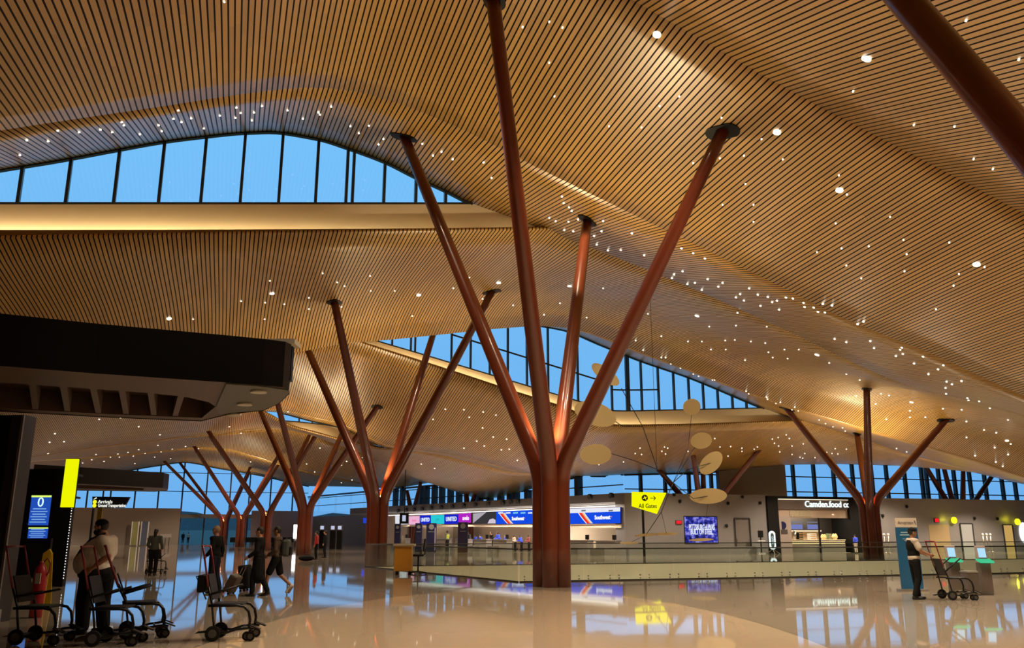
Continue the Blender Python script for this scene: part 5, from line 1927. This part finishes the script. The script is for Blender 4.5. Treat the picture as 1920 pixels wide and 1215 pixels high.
sbox('shelf', tz(1483, 995)[0], tz(1567, 995)[0], 38.9, 39.25, tz(1500, 996)[1] - .02, tz(1500, 994)[1], emat('lit shelf edge', (1, .8, .5), 1.0))
sbox('splash_back', tz(1483, 995)[0], tz(1567, 995)[0], 39.2, 39.29, 1.1, tz(1500, 996)[1] - .02, mat('tan splash back', (.45, .32, .18), .6))
for x0, x1 in ((1504, 1528), (1538, 1558)):
    sbox('menu_screen', tz(x0, 985)[0], tz(x1, 985)[0], 38.7, 38.76, tz(1500, 992)[1], tz(1500, 983)[1], emat('menu blue', (.22, .26, .62), .8))
    sbox('menu_heading', tz(x0, 985)[0], tz(x1, 985)[0], 38.7, 38.76, tz(1500, 979.5)[1], tz(1500, 977.5)[1], emat('menu heading', (.35, .4, .55), .5, False))
sbox('mullion', tz(1535, 990)[0], tz(1537.5, 990)[0], 37.0, 37.1, 0, tz(1500, 971)[1], M_black)
M_cf = emat('shop sign white', (.85, 1, .96), 1.5)
text_mesh('lettering', 'Camden.food co.', .72, M_cf, sh, rp_(1553, 946, .12) - SO, WV, ZU, width=abs(tz(1600, 946)[0] - tz(1514, 946)[0]), bold=.008, depth=.03)
lamp('shop_light', 'AREA', XY(tz(1535, 990)[0], 38.2, 3.2), 260, (1, .8, .55), 4.0, target=XY(tz(1535, 990)[0], 38.2, 0), sy=1.2)
# things on the shop counter
items = [('coffee_machine', 'black coffee machine on the shop counter', 1507, .45, .6, M_black), ('urn', 'steel urn on the shop counter beside the black machine', 1498, .28, .65, M_steel),
         ('display_rack', 'white wire rack of food packets on the shop counter', 1530, .7, .5, M_white), ('basket', 'cream bread basket on the shop counter', 1552, .5, .35, mat('bread', (.75, .5, .22), .7)),
         ('bottle_tray', 'greenish tray of bottles on the shop counter', 1562, .35, .5, mat('green glass', (.12, .2, .12), .3)), ('fruit_bowl', 'pale fruit bowl at the end of the shop counter', 1573, .5, .4, mat('fruit', (.7, .62, .3), .6))]
for nm, lab, x, w_, h_, m_ in items:
    t = tz(x, 1015)[0]
    r = thing(nm, lab, nm.split('_')[-1], XY(t, 37.5, 1.08), WA)
    if nm in ('basket', 'fruit_bowl', 'urn'):
        MB().lathe([(w_ * .3, 0), (w_ * .5, h_ * .5), (w_ * .42, h_)], n=16).build('body', m_, r)
        if nm == 'urn':
            MB().sphere((0, 0, h_), w_ * .42, 12, 8).build('lid', m_, r)
        else:
            for k in range(4):
                MB().sphere((.12 * math.cos(k * 1.6), .12 * math.sin(k * 1.6), h_), .10, 10, 8).build('fruit' if nm == 'fruit_bowl' else 'loaf', m_, r)
    else:
        MB().box((0, 0, h_ / 2), (w_, .35, h_)).build('body', m_, r, bevel=.02)
        for k in range(3):
            MB().box((0, -.19, h_ * (.2 + .3 * k)), (w_ * .8, .03, h_ * .12)).build('shelf' if nm != 'coffee_machine' else 'panel', mat('packets', (.5, .33, .15), .6), r)
# blue-clad people between shop and column
for x, lab, tp in ((1606, 'person in blue-white top beside the shop, partly behind the column', 'blue'),):
    g = at_s(x, 1038, 34.5); g.z = 0
    person(lab, (g.x, g.y, 0), PI * .6, 1.5, top=tp, legs='beige', tiny=True)
for i, x in enumerate((1660, 1668, 1846, 1853, 1860)):
    g = at_s(x, 1030, 35); g.z = 0
    r = thing('stanchion', ('first pale stanchion right of the right-hand column', 'second pale stanchion right of the right-hand column', 'first of three grey stanchions before the grey wall', 'middle of three grey stanchions before the grey wall', 'last of three grey stanchions before the grey wall')[i], 'stanchion', g)
    MB().cyl((0, 0, 0), (0, 0, 1.45), .05, 8).build('post', M_steel, r)
    MB().cyl((0, 0, 0), (0, 0, .05), .2, 14).build('base', M_steel, r)
    MB().sphere((0, 0, 1.5), .11, 10, 8).build('cap', M_white, r)

# yellow gates sign
Pp = [at_y(x, y, 62.0) for x, y in ((1185, 922), (1249.5, 924), (1232, 963.5), (1185, 949))]
c = sum(Pp, Vector()) / 4
gs = thing('gates_sign', 'bright yellow angular sign with arrow pointing to all gates', 'sign', c)
MB().prism([q - c for q in Pp], (0, 0, 0), (0, .25, 0)).build('board', emat('gates yellow', (.92, .92, .0), 1.0), gs)
M_bk = mat('sign black', (.006, .006, .006), .6)


def gp(x, y):
    return at_y(x, y, 61.97) - c


pc = gp(1209, 933.5)
MB().cyl(pc, pc + Vector((0, .03, 0)), .22, 24).build('round_symbol', M_bk, gs)
M_yel = emat('gates yellow', (.92, .92, .0), 1.0)
pln = [(-.03, -.14), (.03, -.14), (.03, -.03), (.14, .02), (.14, .06), (.03, .04), (.02, .15), (-.02, .15), (-.03, .04), (-.14, .06), (-.14, .02), (-.03, -.03)]
rt_ = Matrix.Rotation(-1.2, 2)
MB().prism([pc + Vector(((rt_ @ Vector(q)).x, -.02, (rt_ @ Vector(q)).y)) for q in pln], (0, 0, 0), (0, .015, 0)).build('plane_symbol', M_yel, gs)
pa = gp(1224, 934)
MB().bar(pa + Vector((-.19, 0, 0)), pa + Vector((.19, 0, 0)), .02, .045).build('arrow_shaft', M_bk, gs)
for s in (-1, 1):
    MB().bar(pa + Vector((.19, 0, 0)), pa + Vector((.05, 0, s * .15)), .02, .045).build('arrow_head', M_bk, gs)
text_mesh('lettering', 'All Gates', .42, M_bk, gs, gp(1214.5, 949), (1, 0, 0), (0, -.06, 1), width=1.3, bold=.006)
MB().box((0, .5, .2), (.12, .6, .12)).build('bracket', M_black, gs)
MB().box((-.2, .8, -c.z / 2 + .1), (.16, .16, c.z + .2)).build('post', M_black, gs)

# blue banner, kiosks, bin
g = ground(1716, 1109)
bn = thing('banner_stand', 'tall blue airline banner with white header behind the capped person', 'banner', (g.x, g.y + .15, 0), -.05)
hb = at_y(1716, 971, g.y).z
MB().box((0, 0, hb * .435), (.60, .08, hb * .87)).build('blue_panel', mat('airline blue', (.012, .10, .235), .4), bn)
MB().box((0, 0, hb * .935), (.60, .08, hb * .13)).build('header', mat('header cream', (.62, .54, .46), .5), bn)
MB().box((0, 0, .03), (.75, .4, .06)).build('base', M_steel, bn)
text_mesh('lettering', 'American', .115, mat('header grey', (.22, .19, .19), .5), bn, (-.02, -.05, hb * .935), (1, 0, 0), (0, 0, 1), depth=.004)
MB().prism([(.215, -.05, hb * .965), (.25, -.05, hb * .965), (.28, -.05, hb * .905), (.25, -.05, hb * .92)], (0, -.008, 0), (0, 0, 0)).build('tail_mark', mat('mark grey', (.15, .14, .18), .5), bn)
for k, (w_, z) in enumerate(((.36, .80), (.42, .765), (.30, .71), (.22, .69))):
    MB().box((0, -.045, hb * z), (w_, .008, .035 if k < 2 else .014)).build('text_row', mat('pale blue text', (.30, .48, .60), .5), bn)
for lab, x, y in (('check-in kiosk with lit screen and green tray beside the capped person', 1795, 1112), ('check-in kiosk with lit screen and green tray right of the steel bin', 1853, 1115)):
    g = ground(x, y)
    r = thing('self_service_kiosk', lab, 'kiosk', (g.x, g.y, 0), -.15, 'kiosks with green trays')
    MB().box((0, .1, .42), (.28, .32, .84)).build('pedestal', mat('taupe metal', (.16, .13, .115), .4, .3), r, bevel=.02)
    MB().box((0, -.06, .88), (.36, .34, .05), Matrix.Rotation(.2, 3, 'X')).build('green_tray', emat('green tray', (.08, .75, .35), .75), r, bevel=.012)
    hd_ = MB().box((-.02, .10, 1.09), (.28, .06, .36), Matrix.Rotation(-.25, 3, 'X')).build('screen_head', mat('kiosk grey', (.30, .25, .24), .4), r, bevel=.02)
    MB().box((-.01, .055, 1.085), (.19, .012, .25), Matrix.Rotation(-.25, 3, 'X')).build('screen', emat('kiosk screen', (.45, .75, .95), 1.0), r)
g = ground(1824, 1116)
bi = thing('waste_bin', 'brushed steel waste bin standing between the two green-tray kiosks', 'bin', (g.x, g.y, 0), .1)
MB().box((0, .05, .29), (.33, .30, .58)).build('body', mat('bin steel', (.22, .19, .175), .3, .6), bi, bevel=.02)
MB().box((0, .05, .60), (.35, .32, .04)).build('lid', M_steel, bi, bevel=.01)
g = ground(1806, 1113)
yl = tag(MB().lathe([(.07, 0), (.07, .06), (.05, .10), (0, .12)], n=14).build('floor_beacon', emat('beacon yellow', (.9, .75, .02), .8, False)), 'small glowing yellow beacon on the floor by the steel bin', 'beacon')
yl.location = (g.x, g.y - .1, 0)

# ------------------------------------------------------------------ hanging mobile: plain cream discs on dark rods
M_leaf = mat('cream painted metal', (0.78, 0.60, 0.30), 0.55, emit=(1, .75, .38), estr=0.0)
YM = 40.0
mo = thing('hanging_mobile', 'large hanging mobile of plain cream discs on thin dark rods', 'mobile', at_y(1255, 870, YM))
MO = Vector(mo.location)


def disc(px, py, wpx, hpx, ang, Y, tip=0.0):
    c_ = at_y(px, py, Y) - MO
    k = Y / F_PX / .985
    poly = []
    ca, sa = math.cos(ang), math.sin(ang)
    for i in range(32):
        a_ = 2 * PI * i / 32
        u, v = wpx / 2 * k * math.cos(a_), hpx / 2 * k * math.sin(a_)
        poly.append(Vector((u * ca - v * sa, (u * sa + v * ca) * tip, u * sa + v * ca)))
    MB().prism([c_ + q for q in poly], (0, -.02, 0), (0, .02, 0)).build('disc', M_leaf, mo)
    return c_


D = [disc(1135, 702, 62, 26, -.7, 39.0, .2), disc(1116, 776, 80, 44, -.35, 39.6, .2), disc(1117, 852, 58, 38, .05, 40.0, .2), disc(1297, 763, 34, 30, .6, 40.6, .2),
     disc(1315, 826, 40, 30, .25, 40.8, .2), disc(1333, 868, 54, 30, .75, 41, .2), disc(1328, 930, 68, 28, .05, 41.2, .2),
     disc(1212, 1003, 42, 5, .08, 40.6, .2), disc(1250, 1001, 40, 5, .03, 40.9, .2), disc(1315, 1012, 44, 5, .03, 41.2, .2), disc(1180, 1018, 34, 4, .0, 40.4, .2)]


def mp(x, y, Y=40.3):
    return at_y(x, y, Y) - MO


def rod(pts, r_=.018):
    MB().tube([mp(*p) for p in pts], r_, 6).build('rod', M_rail, mo)


rod([(1165, 728, 39.2), (1205, 800, 39.8), (1226, 860, 40.2), (1232, 880, 40.3)])
rod([(1145, 850, 40), (1190, 864, 40.2), (1232, 880, 40.3)])
rod([(1150, 788, 39.6), (1168, 800, 39.7), (1205, 800, 39.8)])
rod([(1232, 880, 40.3), (1262, 905, 40.4), (1310, 826, 40.8)])
rod([(1262, 905, 40.4), (1290, 880, 40.6), (1333, 868, 41)])
rod([(1262, 905, 40.4), (1240, 960, 40.5), (1212, 1002, 40.6)])
rod([(1262, 905, 40.4), (1300, 935, 41.0), (1328, 930, 41.2)])
rod([(1297, 775, 40.6), (1290, 840, 40.6), (1262, 905, 40.4)], .01)
rod([(1328, 940, 41.2), (1318, 1012, 41.2)], .01)
rod([(1250, 1001, 40.9), (1240, 960, 40.5)], .01)
rod([(1180, 1018, 40.4), (1212, 1003, 40.6)], .01)
top = at_y(1218, 800, YM + .2)
zc = ceil_z(at_y(1232, 880, 40.3).x, at_y(1232, 880, 40.3).y) or 13
MB().tube([mp(1232, 880, 40.3), Vector((mp(1232, 880, 40.3).x, mp(1232, 880, 40.3).y, zc - MO.z))], .01, 6).build('wire', M_rail, mo)

# ------------------------------------------------------------------ ceiling pin lights and downlights
M_pin = emat('pin light', (1.0, .88, .70), 3.0, False)
M_big = emat('downlight lens', (1.0, .88, .68), 4.0, False)


def pin_mesh(r_, m_):
    b_ = MB().cyl((0, 0, -.02), (0, 0, .02), r_, 10)
    o = b_.build('tmp', m_)
    me = o.data
    bpy.data.objects.remove(o)
    return me


PINME = {}
NPIN = [0]


def put_light(px, py, keys, r_, m_, name, label, group):
    p, n_ = hit(px, py)
    if p is None:
        return
    if keys and not any((BVH[k].find_nearest(p, .05)[0] is not None) for k in keys):
        return
    key = (round(r_, 3), m_.name)
    if key not in PINME:
        PINME[key] = pin_mesh(r_, m_)
    o = bpy.data.objects.new(name, PINME[key])
    COL.objects.link(o)
    o.location = p + n_ * .02
    o.rotation_euler = n_.to_track_quat('-Z', 'Y').to_euler()
    tag(o, label, 'ceiling light', group)
    NPIN[0] += 1


for (x, y) in DOWN:
    put_light(x, y, None, .11, M_big, 'downlight', 'larger round white downlight in the oak slat ceiling', 'larger downlights')
# hand-placed pin lights (1920-wide picture)
A1 = [(108, 244), (148, 247), (188, 242), (210, 247), (228, 228), (232, 234), (262, 251), (297, 234), (303, 245), (334, 206), (325, 222), (340, 228), (358, 221), (382, 240), (412, 216), (443, 201), (441, 220), (451, 211), (476, 210), (472, 225), (491, 198), (539, 206), (568, 222), (597, 210), (600, 214), (621, 199), (37, 290), (50, 262), (90, 264), (657, 236), (673, 249), (692, 235), (710, 270), (719, 260), (792, 269), (812, 291), (828, 284), (849, 298), (907, 304), (922, 333)]
B1_ = [(1054, 368), (1057, 380), (1067, 388), (1072, 395), (1030, 408), (1042, 414), (1066, 415), (1084, 411), (1058, 431), (1075, 433), (1131, 414), (1128, 433), (1114, 442), (1119, 458), (1140, 469), (1164, 468), (1185, 437), (1208, 478), (1236, 476), (1278, 465), (1300, 474), (1322, 484), (1280, 508), (1264, 514), (1260, 521), (1289, 532), (1303, 530), (1316, 543), (1327, 523), (1347, 537), (1355, 530), (1405, 540), (1380, 557), (1388, 551), (1395, 563), (1421, 552), (1440, 556), (1474, 557), (1487, 559), (1426, 573), (1448, 566), (1457, 563), (1461, 580), (1507, 567), (1543, 569), (1526, 576), (1509, 575), (1534, 584), (1547, 585), (1383, 586), (1560, 572)]
C1 = [(1565, 635), (1587, 641), (1608, 607), (1619, 602), (1632, 639), (1639, 652), (1691, 651), (1693, 663), (1680, 667), (1688, 655), (1714, 681), (1741, 701), (1731, 668), (1769, 684), (1759, 692), (1775, 715), (1773, 727), (1803, 714), (1774, 738), (1814, 746), (1816, 750), (1836, 752), (1856, 765), (1785, 720)]
D1 = [(1181, 636), (1192, 638), (1206, 656), (1240, 670), (1248, 670), (1258, 682), (1276, 690), (1300, 701), (1310, 705), (1336, 712), (1340, 712), (1399, 733), (1404, 738), (1437, 744), (1439, 748), (1455, 756), (1463, 754), (1490, 763), (1485, 768), (1497, 770), (1536, 787), (1548, 794), (1562, 800), (1580, 802), (1585, 808), (1681, 841), (1700, 847)]
E1 = [(1448, 823), (1452, 831), (1459, 820), (1474, 815), (1480, 822), (1460, 836), (1485, 836), (1462, 847), (1485, 852), (1506, 832), (1500, 857), (1505, 859), (1509, 850), (1528, 858), (1550, 848), (1560, 850), (1566, 841), (1571, 851), (1587, 842), (1340, 822), (1350, 838), (1370, 837), (1391, 840), (1391, 846), (1420, 838), (1414, 842), (1246, 838), (1252, 840), (1241, 846), (1248, 851), (1191, 850), (1203, 852), (1169, 866), (1123, 871), (1200, 840), (1290, 846), (1300, 858), (1365, 855)]
for lst, keys, lab, grp in ((A1, None, 'tiny round pin light in the pale ceiling band above the nearest roof window', 'pin lights above the nearest roof window'),
                            (B1_, None, 'tiny round pin light in the slanting pale ceiling band behind the largest column', 'pin lights in the slanting band'),
                            (C1, None, 'tiny round pin light where the pale band bends down at the far side', 'pin lights at the band bend'),
                            (D1, None, 'tiny round pin light in the narrow band over the second roof window', 'pin lights over the second roof window'),
                            (E1, None, 'tiny round pin light in the dark ceiling above the grey block', 'pin lights above the grey block')):
    for (x, y) in lst:
        put_light(x, y, keys, .034 if y < 420 else .040, M_pin, 'pin_light', lab, grp)
S1_ = [(980, 50), (1030, 40), (1055, 51), (1030, 117), (1040, 180), (1237, 198), (1274, 180), (1142, 236), (1203, 238), (1353, 220), (1300, 305), (1350, 296), (1395, 291), (1428, 260), (1468, 298), (1398, 344), (1413, 383), (1355, 383), (1573, 328), (1588, 364), (1413, 415), (1567, 418), (1669, 406), (1532, 472), (1578, 465), (1629, 461), (1694, 449), (1700, 476), (1780, 454), (1587, 497), (1615, 521), (1696, 508), (1798, 513), (1846, 500), (1788, 535), (1755, 579), (1812, 37), (1714, 233), (1790, 236), (1826, 297), (1862, 316), (1911, 110), (1600, 170), (420, 2)]
S2_ = [(506, 526), (452, 564), (497, 567), (533, 570), (579, 558), (605, 512), (632, 529), (646, 536), (579, 579), (496, 598), (362, 598), (640, 575), (694, 517), (695, 545), (850, 540), (880, 520), (905, 560), (773, 592), (740, 545), (962, 572), (1020, 590), (1050, 568), (1100, 595), (1131, 540), (1171, 602), (1192, 606), (1215, 588), (1240, 630), (1290, 640), (1316, 640), (1333, 655), (1360, 638), (1378, 637), (1408, 640), (1361, 655), (1330, 612), (1380, 610), (1435, 643), (1441, 660), (1449, 670), (1438, 612), (1471, 655), (1477, 672), (1397, 675), (1498, 655), (1555, 680), (1587, 701), (1612, 712), (1605, 742), (1642, 757), (1652, 738), (1667, 741), (1706, 770), (1706, 782), (1735, 782), (1768, 766), (1803, 768), (1812, 790), (1890, 787), (1845, 806), (1868, 811), (1895, 832), (1865, 839), (1890, 852), (1828, 854), (1867, 866), (1880, 874), (1812, 820), (1662, 786)]
S3_ = [(835, 767), (870, 768), (906, 772), (930, 778), (905, 802), (925, 819), (950, 823), (894, 827), (908, 836), (955, 842), (940, 843), (970, 863), (880, 782), (812, 786), (640, 872), (662, 842), (600, 840), (620, 860), (650, 865), (680, 858), (430, 800), (452, 812), (300, 815), (226, 783), (260, 800), (186, 786), (120, 828), (103, 813), (93, 829), (540, 772), (580, 820), (870, 840), (790, 870), (700, 872), (815, 878)]
S5_ = [(90, 850), (180, 852), (195, 865), (207, 857), (221, 851), (224, 857), (240, 848), (253, 869), (260, 843), (272, 850), (296, 835), (302, 847), (323, 842), (348, 837), (155, 868), (172, 862), (372, 841), (290, 857), (250, 855), (320, 860), (425, 858), (470, 866), (530, 880), (590, 885), (640, 905), (610, 897), (575, 870), (660, 900)]
for lst, lab, grp in ((S1_, 'tiny round pin light scattered in the broad near slat ceiling', 'pin lights in the near ceiling'), (S2_, 'tiny round pin light scattered in the middle slat ceiling below the first fascia', 'pin lights in the middle ceiling'),
                      (S3_, 'tiny round pin light scattered in the third slat ceiling behind the second column', 'pin lights in the third ceiling'), (S5_, 'tiny round pin light in the farthest ceiling over the far glass wall', 'pin lights in the farthest ceiling')):
    for (x, y) in lst:
        p, _n = hit(x, y)
        if p is None:
            continue
        put_light(x, y, None, max(.022, min(.07, (p - EYE).length * .00075)), M_pin, 'pin_light', lab, grp)
print('PINS', NPIN[0])
# ceiling downlights that light the floor
for (px, py) in [(1232, 64), (1625, 109), (1457, 247), (1831, 495), (510, 550), (317, 597), (1532, 665), (1888, 826), (900, 560), (700, 60)]:
    p, n_ = hit(px, py)
    if p is None:
        continue
    lamp('hall_spot', 'SPOT', p + n_ * 0.25, 1900, (1.0, 0.80, 0.55), 0.25, 130, 0.5, p + Vector((0, 0, -10)))
for t, s in ((-10, 33), (4, 34), (13, 31), (-16, 54), (0, 56), (11, 48), (-25, 75), (-8, 78), (-30, 96), (-14, 98), (-38, 98), (35, 31), (44, 32), (54, 32), (24, 30)):  # extra spots added to brighten the hall walls and far floor
    q = XY(t, s)
    z = ceil_z(q.x, q.y)
    if z:
        lamp('hall_spot', 'SPOT', (q.x, q.y, z - .3), 4200, (1.0, 0.80, 0.58), 0.25, 130, 0.5, (q.x, q.y, 0))
# lamps on the ceiling of the near hall, behind and beside the viewer
for t, s in ((2, -24), (16, -20), (26, -8), (14, -34)):
    q = XY(t, s)
    z = ceil_z(q.x, q.y)
    if z:
        lamp('hall_spot', 'SPOT', (q.x, q.y, z - .3), 500, (1.0, 0.78, 0.5), 0.3, 150, 0.5, (q.x, q.y, 0))
# spots added to brighten the floor round the largest column
for t, s in ((-3, -9), (5, -10), (13, -5), (20, -4), (2, -15)):
    q = XY(t, s)
    z = ceil_z(q.x, q.y)
    lamp('hall_spot', 'SPOT', (q.x, q.y, z - .3), 4000, (1.0, 0.80, 0.55), 0.25, 80, 0.7, (q.x, q.y, 0))
q = XY(-8.5, -14)
lamp('hall_spot', 'SPOT', (q.x, q.y, ceil_z(q.x, q.y) - .3), 2600, (1.0, 0.82, 0.6), 0.25, 55, 0.7, (q.x - 1.0, q.y + 2.0, 0))  # added spot, brightens the person in the white shirt
# light over the ticket counters
for x in (770, 850, 930, 1010, 1110):
    p = tick(x, 1000, .6)
    lamp('counter_light', 'AREA', (p.x, p.y, 3.7), 520, (1.0, 0.86, 0.70), 5.0, target=(p.x + TN.x * 1.2, p.y + TN.y * 1.2, 0), sy=.6)
# lamps picking out the mobile
for off in ((-6, -13, 9), (7, -12, 8)):
    lamp('mobile_spot', 'SPOT', MO + Vector(off), 2200, (1.0, 0.84, 0.56), 0.1, 40, 0.5, MO)
# lower level lamps in the opening
for k in range(6):
    q = XY(3 + k * 7, (VS0 + VS1) / 2 + 1)
    lamp('lower_level_lamp', 'POINT', (q.x, q.y, -3.4), 210, (1.0, 0.92, 0.74), 0.3)
SC.view_settings.view_transform = 'Standard'
SC.view_settings.look = 'None'
SC.view_settings.exposure = 0.0
SC.view_settings.gamma = 1.0
SC.view_settings.use_curve_mapping = False
SC.cycles.use_adaptive_sampling = True
SC.cycles.adaptive_threshold = 0.02
SC.cycles.sample_clamp_indirect = 4.0
SC.cycles.max_bounces = 8
SC.cycles.diffuse_bounces = 3
SC.cycles.glossy_bounces = 4
SC.cycles.transparent_max_bounces = 12
SC.cycles.use_denoising = True
